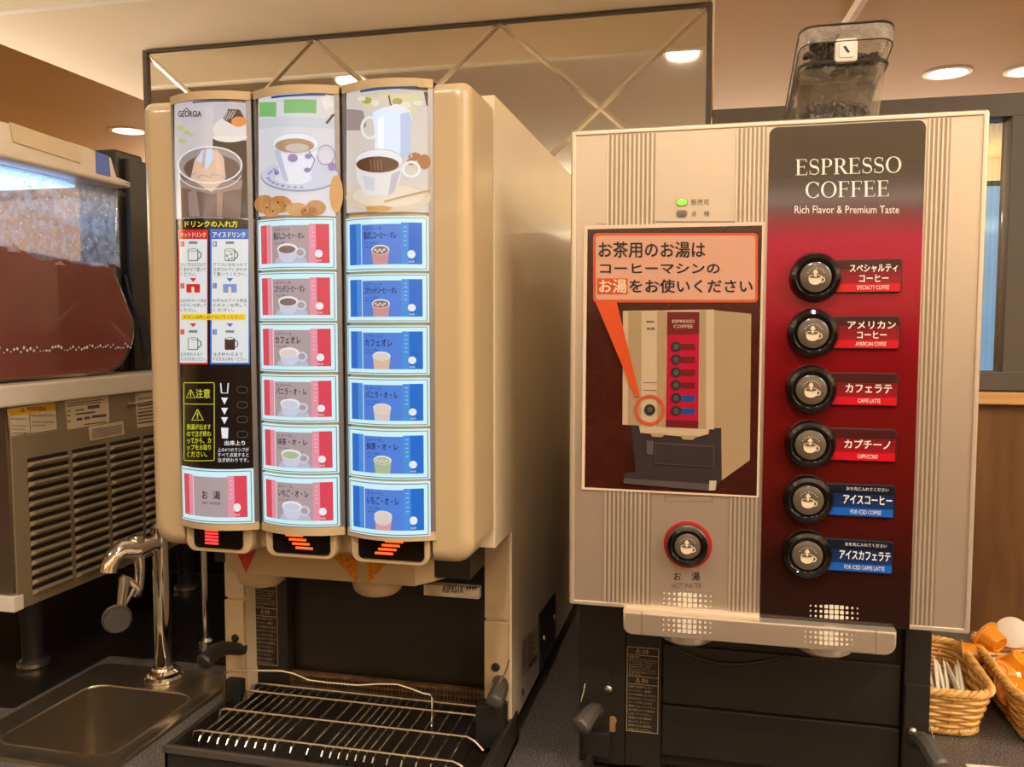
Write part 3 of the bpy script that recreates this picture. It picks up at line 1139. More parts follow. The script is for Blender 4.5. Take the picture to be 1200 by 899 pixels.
# ---- black instruction panel of column 1
P = newprint(0)
NIGHT = mat('smoked_panel', (30, 24, 22), 0.12, coat=0.5, noise=0.05)
SHEET = lit('sheet_white', (226, 232, 234), 0.62)
YEL = lit('sign_yellow', (232, 212, 60), 0.7)
SRED = lit('sign_red', (214, 44, 44), 0.6)
SBLU = lit('sign_blue', (52, 116, 204), 0.6)
SINK = lit('sheet_ink', (52, 54, 52), 0.15)
P.rect(206.5, 257, 299.5, 548, NIGHT, 1)
P.text('ドリンクの入れ方', 217, 259, 279, 266.5, YEL, 3, 0.0003)
P.rect(209, 269.3, 244, 427, SRED, 2)
P.rect(246.5, 268.5, 293.5, 427, SBLU, 2)
P.rect(211, 280.5, 243, 425, SHEET, 3)
P.rect(248.5, 280.5, 291.8, 425, SHEET, 3)
P.text('ホットドリンク', 212, 272.5, 241.5, 278.5, WHITE_INK, 4, 0.0002)
P.text('アイスドリンク', 250, 272, 288, 278.5, WHITE_INK, 4, 0.0002)


def steps(xa, xb, col, t1, t2, t3):
    w = xb - xa
    for (yy, n) in ((283, '1'), (332, '2'), (386, '3')):
        P.rect(xa, yy, xa + 4.6, yy + 6, col, 4)
        P.text(n, xa + 1.3, yy + 1, xa + 3.3, yy + 5, WHITE_INK, 5)
    for (yy, tt) in ((308, t1), (350, t2), (413, t3)):
        for k, s in enumerate(tt):
            P.text(s, xa, yy + k * 5.6, xa + w * min(1, len(s) / 8.0), yy + 4.4 + k * 5.6, SINK, 4)
    cx = xa + w * 0.5
    for yy in (326, 379):
        P.poly([(cx - 4, yy), (cx + 4, yy), (cx, yy + 4.4)], col, 4)
    for (yy, fill) in ((287, 0), (391, 1)):
        P.rect(cx - 5, yy - 4, cx + 5, yy - 1, lit('spout_grey', (150, 156, 160), 0.4), 4)
        P.ring(cx + 6, yy + 12, 3.8, 4.6, 1, SINK, 4, a0=-90, a1=90)
        P.rect(cx - 6, yy + 5, cx + 6, yy + 19, SINK, 4, 1.5)
        P.rect(cx - 5.2, yy + 5.8, cx + 5.2, yy + 18.2, lit('mug_fill', (96, 70, 58), 0.3) if (fill and col is SBLU) else SHEET, 5, 1.3)
        P.ell(cx, yy + 6, 6, 1.6, SINK, 5)
        P.ell(cx, yy + 6, 5.2, 1.0, SHEET, 6)
    if col is SBLU:
        for q in ((-3, 13), (2, 11), (-1, 17), (3, 16)):
            P.rect(cx + q[0] - 1.5, 287 + q[1] - 1.5, cx + q[0] + 1.5, 287 + q[1] + 1.5, lit('ice_cube', (180, 190, 200), 0.4), 6)
    P.rect(cx - 8, 333, cx + 8, 343, col if col is SRED else lit('button_blue', (126, 150, 206)), 4, 1)
    P.line([(cx, 350), (cx, 338)], 3.2, lit('finger', (240, 222, 206)), 5)
    P.ell(cx, 338, 1.8, 2.0, lit('finger', (240, 222, 206)), 6)


steps(212, 242, SRED, ['カップを注ぎ口の下', 'にあわせて置いて', 'ください。'], ['お好みのホット商品', 'のボタンを押して', 'ください。'], ['注ぎ終わるまで', 'そのままお待ちください。'])
steps(250, 290, SBLU, ['グラスに氷を入れて', '注ぎ口の下にあわせ', 'て置いてください。'], ['お好みのアイス商品', 'のボタンを押して', 'ください。'], ['注ぎ終わるまで', 'そのままお待ちください。'])
P.rect(213, 368, 289, 375, lit('banner_yellow', (240, 198, 40), 0.7), 6)
P.text('ボタンは押し続けないでください。', 216, 369.5, 286, 373.8, SINK, 7)
LIME = lit('warning_lime', (196, 200, 50), 0.6)
P.frame(215.5, 448, 252, 540, 0.9, LIME, 3, 2)
P.line([(216, 473), (251.5, 473.6)], 0.8, LIME, 3)


def warn(cx, cy, s, m, h=3):
    pts = [(cx, cy - s), (cx + s * 0.95, cy + s * 0.75), (cx - s * 0.95, cy + s * 0.75), (cx, cy - s)]
    P.line(pts, s * 0.2, m, h)
    P.line([(cx, cy - s * 0.45), (cx, cy + s * 0.25)], s * 0.2, m, h)
    P.line([(cx, cy + s * 0.38), (cx, cy + s * 0.56)], s * 0.2, m, h)


warn(224, 462, 5.5, LIME)
P.text('注意', 230, 456, 246.5, 466.5, LIME, 3, 0.0003)
warn(232, 487, 7, LIME)
for k, s in enumerate(['熱湯が出ます', 'ので注ぎ終わ', 'ってから、カ', 'ップをお取り', 'ください。']):
    P.text(s, 219.5, 497 + k * 8, 219.5 + 28 * len(s) / 6, 503.6 + k * 8, LIME, 3, 0.0002)
for q in (470, 482, 493):
    P.poly([(259.5, q - 4), (267.5, q - 4), (263.5, q + 4)], L_WHITE, 3)
P.line([(259, 449), (260, 460.5), (267, 460.8), (268, 449)], 1.4, L_WHITE, 3)
P.poly([(259.5, 501), (268, 501.4), (267.4, 514), (260.6, 513.6)], L_WHITE, 3)
for q in (457, 474.5, 491.6, 509):
    P.frame(278, q - 4, 291, q + 4, 0.7, lit('lamp_ring', (126, 122, 116), 0.2), 3, 3.9)
P.text('出来上り', 263.5, 516.5, 287.5, 522, L_WHITE, 3, 0.0002)
for k, s in enumerate(['上の4つのランプが', 'すべて点滅すると', '注ぎ終わりです。']):
    P.text(s, 255.5, 524.5 + k * 6.1, 292, 529.4 + k * 6.1, L_WHITE, 3)
P.build('instruction_panel', cols[0])

# ---- pods with dark windows under the columns
POD = [(-0.5945, -0.5105, -0.5835, -0.5205), (-0.4925, -0.4065, -0.4830, -0.4125), (-0.3880, -0.2970, -0.3790, -0.3020)]
for i, (xa, xb, wa, wb) in enumerate(POD):
    m = MB()
    poly = [(xa, 1.181)] + arc(xa + 0.012, 1.159, 0.012, 180, 270) + arc(xb - 0.012, 1.159, 0.012, 270, 360) + [(xb, 1.181)]
    m.prism(poly, 'Y', 0.8655, 0.95, CREAM, 0.002)
    pod = m.build('indicator_pod', dd)
    m = MB()
    m.prism([(wa, 1.1785)] + arc(wa + 0.006, 1.158, 0.006, 180, 270) + arc(wb - 0.006, 1.158, 0.006, 270, 360) + [(wb, 1.1785)], 'Y', 0.8640, 0.869, BLACK_GL, 0.001)
    m.build('indicator_window', pod)
    lm = mat('red_led_bar', (250, 60, 60), 0.3, emit=1.4) if i == 0 else mat('orange_led_bar', (250, 96, 36), 0.3, emit=1.2)
    m = MB()
    xm = wa + 0.0235 if i == 0 else (wa + wb) / 2 - 0.002
    for k in range(5 if i == 0 else 4):
        z = 1.1745 - k * (0.0038 if i == 0 else 0.0046)
        sh = 0 if i == 0 else (0.004 * k - 0.006) * (1 if i == 1 else -1)
        w = 0.0085 if i == 0 else 0.0105
        m.box(xm + sh - w, xm + sh + w, 0.8630, 0.8642, z - 0.0025 if i == 0 else z - 0.0026, z, lm, 0.0003)
    m.build('led_bars', pod)

# ---- nozzle hood with coloured arrow stickers
h = MB()
hp = [(-0.6005, 0.955), (-0.346, 0.955), (-0.290, 1.040), (-0.290, 1.10), (-0.625, 1.10), (-0.625, 1.0)]
h.prism(hp, 'Z', 1.0935, 1.150, CREAM, 0.004)
h.prism([(-0.640, 1.150), (-0.585, 1.150), (-0.585, 1.11), (-0.602, 1.11)], 'Y', 0.965, 1.05, CREAM_DULL, 0.002)
hood = h.build('nozzle_hood', dd)
hs = Print(lambda x, z, hh: (x, 0.9545 - hh, z), lambda px, py: (onY(px, py, 0.9545).x, onY(px, py, 0.9545).z))
ST_RED = mat('red_foil_sticker', (186, 62, 54), 0.3, noise=0.15, nscale=200)
ST_OR = mat('orange_foil_sticker', (206, 128, 36), 0.3, noise=0.35, nscale=260)
for nm, tri, sm in (('arrow_sticker', [(276, 643.5), (300.5, 644.5), (288.5, 672)], ST_RED), ('arrow_sticker', [(389, 651), (419, 653.5), (418.5, 683)], ST_OR), ('arrow_sticker', [(430.5, 655), (457, 657), (431.5, 684)], ST_OR)):
    q = Print(hs.surf, hs.pix)
    q.poly(tri, sm, 1)
    o = q.build(nm, hood)
    o['label'] = 'red foil arrow' if sm is ST_RED else 'orange foil arrow'
for (x, y) in ((-0.578, 1.005), (-0.414, 1.005)):
    n = MB()
    n.lathe((x, y, 1.095), (0, 0, -1), [(0.032, 0), (0.033, 0.012), (0.030, 0.022), (0.024, 0.027), (0.010, 0.028)], CREAM_DULL, 36)
    n.lathe((x, y, 1.0675), (0, 0, -1), [(0.008, 0), (0.007, 0.004), (0.001, 0.004)], DARKGREY, 20)
    n.build('nozzle', dd)

# model plate under the door on the right
def platepix(px, py, y=1.045):
    p = onY(px, py, y)
    return (p.x, p.z)


m = MB()
a0, a1 = platepix(496, 684), platepix(561, 703)
m.box(a0[0], a1[0], 1.046, 1.060, a1[1], a0[1] - 0.001, mat('stained_ivory', (206, 190, 160), 0.5, noise=0.2, nscale=60), 0.001)
pl = m.build('model_plate', dd)
q = Print(lambda x, z, hh: (x, 1.0455 - hh, z), platepix)
q.text('ASPXS1X', 518, 686, 543, 695, INK, 1, 0.0003)
q.text('▼▼▼▼', 546, 687.5, 558.5, 693, INK, 1)
q.build('lettering', pl)

# ---- caution labels (shared by both machines)
CAUT = ['高温注意', '注ぎ口には手を入れない', 'でください。やけどの', 'おそれがあります。', '抽出中はカップを', '取り出さないでください。', '熱湯が飛び散ることが', 'あります。']
CAUT2 = ['分解や改造をしない', 'でください。感電や', 'けがの原因になります。', '水をかけないでください。', 'トレーを外したまま', '使用しないでください。', 'お子様だけでの使用は', 'しないでください。', '清掃のときは電源を', '切ってください。', '異常のときは係員に', 'お知らせください。']
LAB_INK = mat('label_print_ivory', (190, 170, 136), 0.5, noise=0.03)
LAB_BG = mat('label_dark_brown', (44, 34, 28), 0.4, noise=0.05)


def caution(parent, x0, x1, z0, z1, y):
    W_, H_ = 40.0, 100.0
    q = Print(lambda x, z, hh: (x, y - hh, z), lambda u, v: (x0 + (x1 - x0) * u / W_, z1 - (z1 - z0) * v / H_))
    q.rect(0, 0, W_, H_, LAB_BG, 1)
    q.frame(0, 0, W_, 98, 0.7, LAB_INK, 2)

    def tri(cx, cy, s):
        q.line([(cx, cy - s), (cx + s, cy + s * 0.8), (cx - s, cy + s * 0.8), (cx, cy - s)], 0.7, LAB_INK, 2)
        q.line([(cx, cy - s * 0.3), (cx, cy + s * 0.5)], 0.7, LAB_INK, 2)
    tri(14, 5, 3)
    q.text('注意', 19, 2.5, 27, 7.2, LAB_INK, 2)
    q.line([(1, 9.2), (39, 9.2)], 0.6, LAB_INK, 2)
    for k, s in enumerate(CAUT):
        q.text(s, 2.5, 10.6 + k * 2.9, 2.5 + min(35, 3.3 * len(s)), 12.6 + k * 2.9, LAB_INK, 2)
    q.line([(1, 34), (39, 34)], 0.6, LAB_INK, 2)
    tri(14, 38.6, 3)
    q.text('警告', 19, 36, 27, 40.8, LAB_INK, 2)
    q.line([(1, 43), (39, 43)], 0.6, LAB_INK, 2)
    for k, s in enumerate(CAUT2):
        q.text(s, 2.5, 44.6 + k * 4.5, 2.5 + min(35, 3.3 * len(s)), 47.2 + k * 4.5, LAB_INK, 2)
    return q.build('caution_label', parent)


def lab(px, py, y):
    p = onY(px, py, y)
    return p.x, p.z


(xa, za), (xb, zb2) = lab(297, 686, 1.079), lab(326, 783, 1.079)
caution(dd, xa, xb, zb2, za + 0.012, 1.0797)

# ---- levers and hinge blocks at the tray
def lever(parent, base, mid, tip, m=BLACK):
    """elbowed grip: stub out of the pillar, bend, blunt handle"""
    a, e, t = Vector(base), Vector(mid), Vector(tip)
    l = MB()
    pts = [a, a.lerp(e, 0.6)]
    for k in range(7):
        f = k / 6
        p = a.lerp(e, 0.6 + 0.4 * f)
        q_ = e.lerp(t, 0.45 * f)
        pts.append(p.lerp(q_, f))
    pts += [e.lerp(t, 0.75), t]
    n_ = len(pts)
    l.tube(pts, [0.0085 + 0.0035 * k / (n_ - 1) for k in range(n_)], m, 10)
    ax_ = (t - e).normalized()
    l.lathe(t, ax_, [(0.0120, 0), (0.0108, 0.004), (0.007, 0.0065), (0.001, 0.0072)], m, 10)
    return l.build('lever', parent)


lever(dd, onY(286, 761, 1.052), onY(258, 759, 1.022), onY(240, 775, 0.995))
lever(dd, onY(584, 797, 1.052), onY(588, 803, 1.030), onY(580, 822, 1.005), DARKGREY)
m = MB()
m.box(-0.655, -0.630, 1.028, 1.047, 0.868, 0.917, BLACK_RUB, 0.003)
m.build('hinge_block', dd)
m = MB()
m.box(-0.290, -0.252, 1.020, 1.046, 0.868, 0.924, BLACK_RUB, 0.003)
m.build('hinge_block', dd)
m = MB()
w0 = [onY(px, py, 1.02) for px, py in ((597, 773), (592, 788), (584, 803), (583, 822))]
m.tube(w0, 0.0012, WIRE, 6)
m.build('spring_wire', dd)

# ---- drip tray with its wire grid and cup guard
TX0, TX1, TY0, TY1, TZ = -0.648, -0.2465, 0.886, 1.08, 0.896
t = MB()
t.box(TX0, TX1, TY0, TY1, ZT + 0.004, ZT + 0.010, BLACK)
for (x0, x1, y0, y1) in ((TX0, TX1, TY0, TY0 + 0.008), (TX0, TX0 + 0.008, TY0, TY1), (TX1 - 0.010, TX1, TY0, TY1), (TX0, TX1, TY1 - 0.008, TY1)):
    t.box(x0, x1, y0, y1, ZT + 0.002, TZ, BLACK, 0.0025)
t.box(TX0, TX1, TY0 - 0.003, TY0 + 0.002, TZ - 0.008, TZ + 0.001, DARKGREY, 0.001)
t.box(TX1 - 0.016, TX1, TY0, TY0 + 0.03, ZT + 0.002, TZ - 0.004, DARKGREY, 0.002)
tray = t.build('drip_tray', dd)
g = MB()
gz = TZ + 0.006
xs0, xs1 = TX0 + 0.020, TX1 - 0.028
for (y, dz) in ((TY1 - 0.020, 0.0), (TY1 - 0.045, 0.0), (TY1 - 0.105, 0.001), (TY0 + 0.030, 0.0)):
    g.tube([(xs0, y, gz - 0.012), (xs0 + 0.004, y, gz + dz), (xs0 + 0.012, y, gz + 0.002 + dz), (xs1 - 0.012, y, gz + 0.002 + dz), (xs1 - 0.002, y, gz - 0.002), (xs1 + 0.008, y, gz - 0.012)], 0.00175, WIRE, 6)
n = 26
xx = xs0 + 0.014
gaps = [1.0] * 8 + [1.7, 1.7, 1.5] + [0.85] * 6 + [1.4] * 5
tot = sum(gaps)
for k in range(len(gaps) + 1):
    g.tube([(xx, TY1 - 0.014, gz - 0.003), (xx, TY0 + 0.034, gz - 0.002), (xx, TY0 + 0.027, gz - 0.0035), (xx, TY0 + 0.023, gz - 0.008), (xx, TY0 + 0.022, gz - 0.026)], 0.0015, WIRE, 6)
    if k < len(gaps):
        xx += gaps[k] / tot * (xs1 - xs0 - 0.034)
g.build('wire_grid', tray)
g = MB()
yg = 0.996
pts = [onY(px, py, yg) for px, py in ((262.5, 828), (262.5, 806), (263, 789), (268, 786.5), (300, 786), (330, 786.2), (345, 789.5), (362, 797), (385, 800), (420, 803), (445, 801.5), (466, 802), (482, 807), (496, 812.5), (504, 814), (507, 818), (507, 836), (506, 864))]
g.tube(pts, 0.0016, WIRE, 8)
g.build('cup_guard', tray)

# ---- side plate, label and feet
m = MB()
m.prism([(1.226, 0.978), (1.355, 0.970), (1.355, 0.885), (1.232, 0.887)], 'X', DX1 - 0.001, DX1 + 0.0025, BLACK, 0.0005)
plate = m.build('side_plate', dd)
for yz in ((1.340, 0.934), (1.256, 0.930)):
    MB().lathe((DX1 + 0.002, *yz), (1, 0, 0), [(0.005, 0), (0.0045, 0.002), (0.002, 0.003)], CHROME, 14).build('screw', plate)
sp = Print(lambda y, z, hh: (DX1 + 0.0004 + hh, y, z), lambda u, v: (1.106 + u * 0.00115, 0.981 - u * 0.00016 - v * 0.00055))
sp.rect(0, 0, 100, 100, mat('side_label_silver', (196, 180, 150), 0.4, noise=0.04), 1)
for k in range(8):
    sp.rect(6, 8 + k * 9, 30, 12 + k * 9, INK_GREY, 2)
    sp.rect(36, 8 + k * 9, 60 + (k * 17) % 34, 12 + k * 9, INK_GREY, 2)
sp.rect(40, 80, 90, 94, INK_GREY, 2)
sp.build('rating_label', dd)
m = MB()
m.lathe((DX1, 1.115, 0.905), (1, 0, 0), [(0.005, 0), (0.004, 0.002), (0.001, 0.002)], DARKGREY, 12)
m.build('screw', dd)
for (x, y) in ((DX0 + 0.05, 1.14), (DX1 - 0.05, 1.14), (DX0 + 0.05, 1.50), (DX1 - 0.05, 1.50)):
    MB().lathe((x, y, ZT), (0, 0, 1), [(0.018, 0), (0.018, 0.006), (0.012, 0.010), (0.012, 0.036)], BLACK_RUB, 20).build('foot', dd)
m = MB()
m.box(DX0 + 0.03, DX1 - 0.03, 1.13, 1.54, 0.884, 0.892, BLACK)
m.build('base_plate', dd)
# ================================================================== ESPRESSO DISPENSER (right)
YE = 0.9464
EX0, EX1, EZ0, EZ1 = -0.1572, 0.2628, 1.090, 1.623
ed = thing('espresso_dispenser', (0.05, 1.1, ZT),
           'silver-beige espresso coffee dispenser with a red button panel, right of the lit dispenser', 'coffee dispenser')


def pe(px, py):
    p = onY(px, py, YE)
    return (p.x, p.z)


def se(x, z, h):
    return (x, YE - h, z)


m = MB()
m.box(EX0 + 0.010, EX1 - 0.010, YE + 0.034, 1.50, 1.085, 1.612, mat('ivory_case_paint', (232, 218, 192), 0.4, noise=0.02), 0.006)
m.build('body', ed)
m = MB()
m.box(EX0, EX1, YE, YE + 0.036, EZ0, EZ1, PEARL, 0.0035, 3)
front = m.build('front_panel', ed)
# raised frame line around the panel
m = MB()
for (x0, x1, z0, z1) in ((EX0 + 0.002, EX0 + 0.006, EZ0 + 0.002, EZ1 - 0.002), (EX1 - 0.006, EX1 - 0.002, EZ0 + 0.002, EZ1 - 0.002), (EX0 + 0.006, EX1 - 0.006, EZ1 - 0.006, EZ1 - 0.002), (EX0 + 0.006, EX1 - 0.006, EZ0 + 0.002, EZ0 + 0.006)):
    m.box(x0, x1, YE - 0.0016, YE + 0.002, z0, z1, PEARL_LT, 0.0006)
m.build('edge_strip', front)


def ribs(x0, x1, n, z0, z1):
    q = MB()
    w = (x1 - x0) / n
    for k in range(n):
        xa = x0 + k * w
        q.prism([(xa, YE - 0.0002), (xa + w * 0.1, YE - 0.0014), (xa + w * 0.45, YE - 0.0014), (xa + w * 0.55, YE - 0.0002)], 'Z', z0, z1, PEARL_LT)
        q.box(xa + w * 0.55, xa + w, YE - 0.0004, YE + 0.0002, z0, z1, PEARL_DK)
    return q.build('ribbed_band', front)


x_l0, x_l1 = pe(711, 200)[0], pe(768, 200)[0]
ribs(x_l0, x_l1, 11, EZ0 + 0.007, EZ1 - 0.007)
ribs(0.0195, 0.0505, 7, EZ0 + 0.007, EZ1 - 0.007)
ribs(0.2060, 0.2275, 5, EZ0 + 0.007, EZ1 - 0.007)
q = MB()
xk = 0.0505
while xk < 0.2045:
    q.box(xk, xk + 0.0024, YE - 0.0012, YE + 0.0002, 1.6165, EZ1 - 0.0065, PEARL_LT, 0.0003)
    q.box(xk + 0.0024, xk + 0.0050, YE - 0.0003, YE + 0.0002, 1.6165, EZ1 - 0.0065, PEARL_DK)
    xk += 0.0050
q.build('ribbed_band', front)
# service flap line and lights
q = Print(se, pe)
q.rect(768, 259.6, 895, 260.6, PEARL_DK, 1)
q.rect(700, 262, 768, 263, PEARL_DK, 1)
q.build('service_flap', front)
q = Print(se, pe)
q.rect(779, 581, 835, 588, PEARL_DK, 1)
q.rect(780, 582, 834, 587.3, PEARL, 2)
q.build('service_flap', front)
q = Print(se, pe)
q.rect(769, 150, 862, 261, mat('flat_pearl', (220, 202, 180), 0.40, metal=0.75, noise=0.02), 1)
q.build('flat_band', front)
q = Print(se, pe)
q.text('販売可', 810, 233.5, 831, 240.5, INK_GREY, 3)
q.text('点', 810, 247.5, 816, 254, INK_GREY, 3)
q.text('検', 825, 247, 831.5, 254, INK_GREY, 3)
DOTM = mat('ivory_dots', (226, 212, 190), 0.4, noise=0.02)
sizes = [0.35, 0.45, 0.6, 0.85, 1.0, 1.0, 0.9, 0.65, 0.5, 0.35]


def dots(pr, cx, cy, pit, rows, m_, h=3, dy=0.0, sl=0.0):
    for r_ in range(rows):
        for k, s in enumerate(sizes):
            x = cx + (k - 4.5) * pit
            y = cy + (r_ - (rows - 1) / 2) * pit * 0.96 + (k - 4.5) * sl
            a = pit * 0.41 * s
            pr.rect(x - a, y - a, x + a, y + a, m_, h, a * 0.35)


q.build('panel_printing', front)
q = Print(se, pe)
dots(q, 805.5, 703, 6.1, 3, DOTM, 2, sl=0.4)
q.build('dot_pattern', front)
LED_ON = mat('green_led', (120, 240, 60), 0.2, emit=1.3)
LED_OFF = mat('unlit_led', (120, 108, 96), 0.25, noise=0.05)
for (py, mm) in ((237.3, LED_ON), (250.3, LED_OFF)):
    x, z = pe(799, py)
    l = MB()
    l.prism(rrect(x - 0.0062, z - 0.0040, x + 0.0062, z + 0.0040, 0.0036), 'Y', YE - 0.0012, YE + 0.001, PEARL_DK)
    l.prism(rrect(x - 0.0050, z - 0.0030, x + 0.0050, z + 0.0030, 0.0028), 'Y', YE - 0.0024, YE + 0.001, mm, 0.0006)
    o = l.build('indicator_light', front)
    o['label'] = 'lit green indicator' if mm is LED_ON else 'unlit indicator'

# ---- red graphic panel
GZ0, GZ1, GX0, GX1 = 1.0915, 1.6150, 0.0530, 0.2040
RED = mat_grad('red_panel_print', [(0.0, (30, 18, 14)), (0.12, (44, 16, 12)), (0.32, (92, 14, 12)), (0.52, (120, 10, 18)), (0.70, (162, 8, 42)), (0.775, (166, 12, 56)), (0.845, (70, 30, 32)), (0.90, (50, 36, 28)), (1.0, (52, 40, 30))], GZ0, GZ1, 0.13, 0.5)
m = MB()
rp = [(GX0, GZ0), (GX1, GZ0)] + arc(GX1 - 0.008, GZ1 - 0.008, 0.008, 0, 90) + arc(GX0 + 0.008, GZ1 - 0.008, 0.008, 90, 180)
m.prism(rp, 'Y', YE - 0.0020, YE + 0.001, RED, 0.0006)
gp = m.build('graphic_panel', ed)


def sg(x, z, h):
    return (x, YE - 0.0020 - h, z)


q = Print(sg, pe)


def serif(pr, s, x0, y0, x1, y1, m_, slope=0.0):
    """roman capitals drawn with thick and thin strokes and serifs; unit height 100"""
    adv = {'E': 66, 'S': 58, 'P': 64, 'R': 72, 'O': 84, 'C': 76, 'F': 62}
    tot = sum(adv[c] for c in s)
    k = (x1 - x0) / tot
    kv = (y1 - y0) / 100.0
    ox = x0
    T, t = 12, 4.5

    for ch in s:
        def M(u, v):
            xx = ox + u * k
            return (xx, y0 + (100 - v) * kv + (xx - x0) * slope)

        def bar(u0, v0, u1, v1):
            pr.poly([M(u0, v0), M(u1, v0), M(u1, v1), M(u0, v1)], m_, 2)

        def curve(cx, cy, rx, ry, a0, a1, n=26, tk=T, tn=t):
            A, B = [], []
            for i in range(n + 1):
                a = math.radians(a0 + (a1 - a0) * i / n)
                w = tn + (tk - tn) * abs(math.cos(a)) ** 1.3
                A.append(pr.pix(*M(cx + rx * math.cos(a), cy + ry * math.sin(a))))
                B.append(pr.pix(*M(cx + (rx - w) * math.cos(a), cy + (ry - w * 0.9) * math.sin(a))))
            pr.items.append((A + B, [[i, i + 1, n + 2 + i, n + 1 + i] for i in range(n)], m_, 2))
        if ch in 'EF':
            bar(10, 0, 10 + T, 100)
            bar(3, 96.5, 56, 100)
            bar(10, 50, 46, 54)
            bar(53, 82, 56, 100)
            bar(44, 42, 47, 62)
            bar(3, 0, 30, 3.5)
            if ch == 'E':
                bar(3, 0, 58, 3.5)
                bar(56, 0, 59, 20)
        elif ch in 'PR':
            bar(10, 0, 10 + T, 100)
            bar(3, 96.5, 36, 100)
            bar(3, 0, 30, 3.5)
            bar(22, 46, 36, 50)
            curve(34, 73, 24, 27, -90, 90)
            if ch == 'R':
                pr.poly([M(30, 48), M(42, 48), M(70, 0), M(55, 0)], m_, 2)
                bar(54, 0, 74, 3.5)
        elif ch == 'O':
            curve(42, 50, 38, 52, 0, 360, 44)
        elif ch == 'C':
            curve(42, 50, 37, 52, 42, 318, 40)
            bar(66, 72, 69, 98)
            bar(66, 6, 69, 26)
        elif ch == 'S':
            pts, ws = [], []
            for i in range(33):
                f = i / 32
                if f < 0.5:
                    a = math.radians(40 + 230 * f * 2)
                    pts.append(M(28 + 19 * math.cos(a), 75 + 23 * math.sin(a)))
                else:
                    a = math.radians(90 - 230 * (f - 0.5) * 2)
                    pts.append(M(28 + 21 * math.cos(a), 26 + 24 * math.sin(a)))
                ws.append((4 + 9 * math.exp(-((f - 0.5) / 0.16) ** 2)) * k)
            pr.line(pts, ws, m_, 2)
            bar(44, 74, 47, 98)
            bar(6, 2, 9, 28)
        ox += adv[ch] * k


serif(q, 'ESPRESSO', 931.5, 187.5, 1056.5, 206, WHITE_INK, -0.028)
serif(q, 'COFFEE', 942.5, 214, 1042.5, 232.5, WHITE_INK, -0.022)
q.text('Rich Flavor & Premium Taste', 931, 241.5, 1053, 250.5, WHITE_INK, 2)
q.build('lettering', gp)
q = Print(sg, pe)
dots(q, 977, 716.5, 6.1, 3, mat('ivory_dots', (226, 212, 190)), 2, sl=0.35)
q.build('dot_pattern', gp)

# ---- round selector buttons with their name plates
BTN = [(954.5, 325.5, 'スペシャルティ', 'コーヒー', 'SPECIALTY COFFEE', 0), (951.5, 390.5, 'アメリカン', 'コーヒー', 'AMERICAN COFFEE', 0), (949.5, 456, 'カフェラテ', '', 'CAFFE LATTE', 0), (948.5, 520, 'カプチーノ', '', 'CAPPUCCINO', 0), (946, 584, 'アイスコーヒー', '', 'FOR ICED COFFEE', 1), (945, 648, 'アイスカフェラテ', '', 'FOR ICED CAFFE LATTE', 1)]
PLATE_TOP = mat('plate_dark_red', (66, 24, 22), 0.25, coat=0.3, noise=0.05)
PLATE_MID = mat('plate_red', (150, 20, 34), 0.25, coat=0.3, noise=0.05)
PLATE_BOT = mat('plate_bright_red', (204, 16, 36), 0.25, coat=0.3, noise=0.03)
PLB_TOP = mat('plate_dark_blue', (18, 24, 40), 0.25, coat=0.3, noise=0.05)
PLB_MID = mat('plate_mid_blue', (20, 52, 104), 0.25, coat=0.3, noise=0.05)
PLB_BOT = mat('plate_bright_blue', (20, 96, 190), 0.25, coat=0.3, noise=0.03)
RIM = mat('plate_rim', (60, 26, 22), 0.3, noise=0.05)
DISC = mat('button_disc', (96, 84, 70), 0.25, coat=0.4, noise=0.04)
ICON = mat('icon_ivory', (228, 208, 178), 0.4, noise=0.02)


def cup_icon(pr, cx, cy, s, h=1, steam=True):
    pr.ring(cx + 9.5 * s, cy + 2 * s, 5.5 * s, 4.8 * s, 1.7 * s, ICON, h, 18)
    pts = [(cx - 10 * s, cy - 3 * s)] + [(cx - 10 * s * math.cos(math.radians(a)), cy - 1 * s + 11 * s * math.sin(math.radians(a)) ** 0.7) for a in range(0, 181, 15)] + [(cx + 10 * s, cy - 3 * s)]
    pr.poly(pts, ICON, h + 1)
    pr.ell(cx, cy - 3 * s, 10 * s, 3.2 * s, ICON, h + 2)
    pr.ell(cx, cy - 3 * s, 8.6 * s, 2.3 * s, DISC, h + 3)
    pr.line([(cx, cy - 2.5 * s), (cx, cy - 9 * s)], [3.6 * s, 2.4 * s], ICON, h + 4)
    for (dx, dy, r_) in ((0, -11.5, 2.6), (-2.2, -9.5, 1.6), (2.2, -9.5, 1.6)):
        pr.ell(cx + dx * s, cy + dy * s, r_ * s, r_ * s, ICON, h + 4, 12)


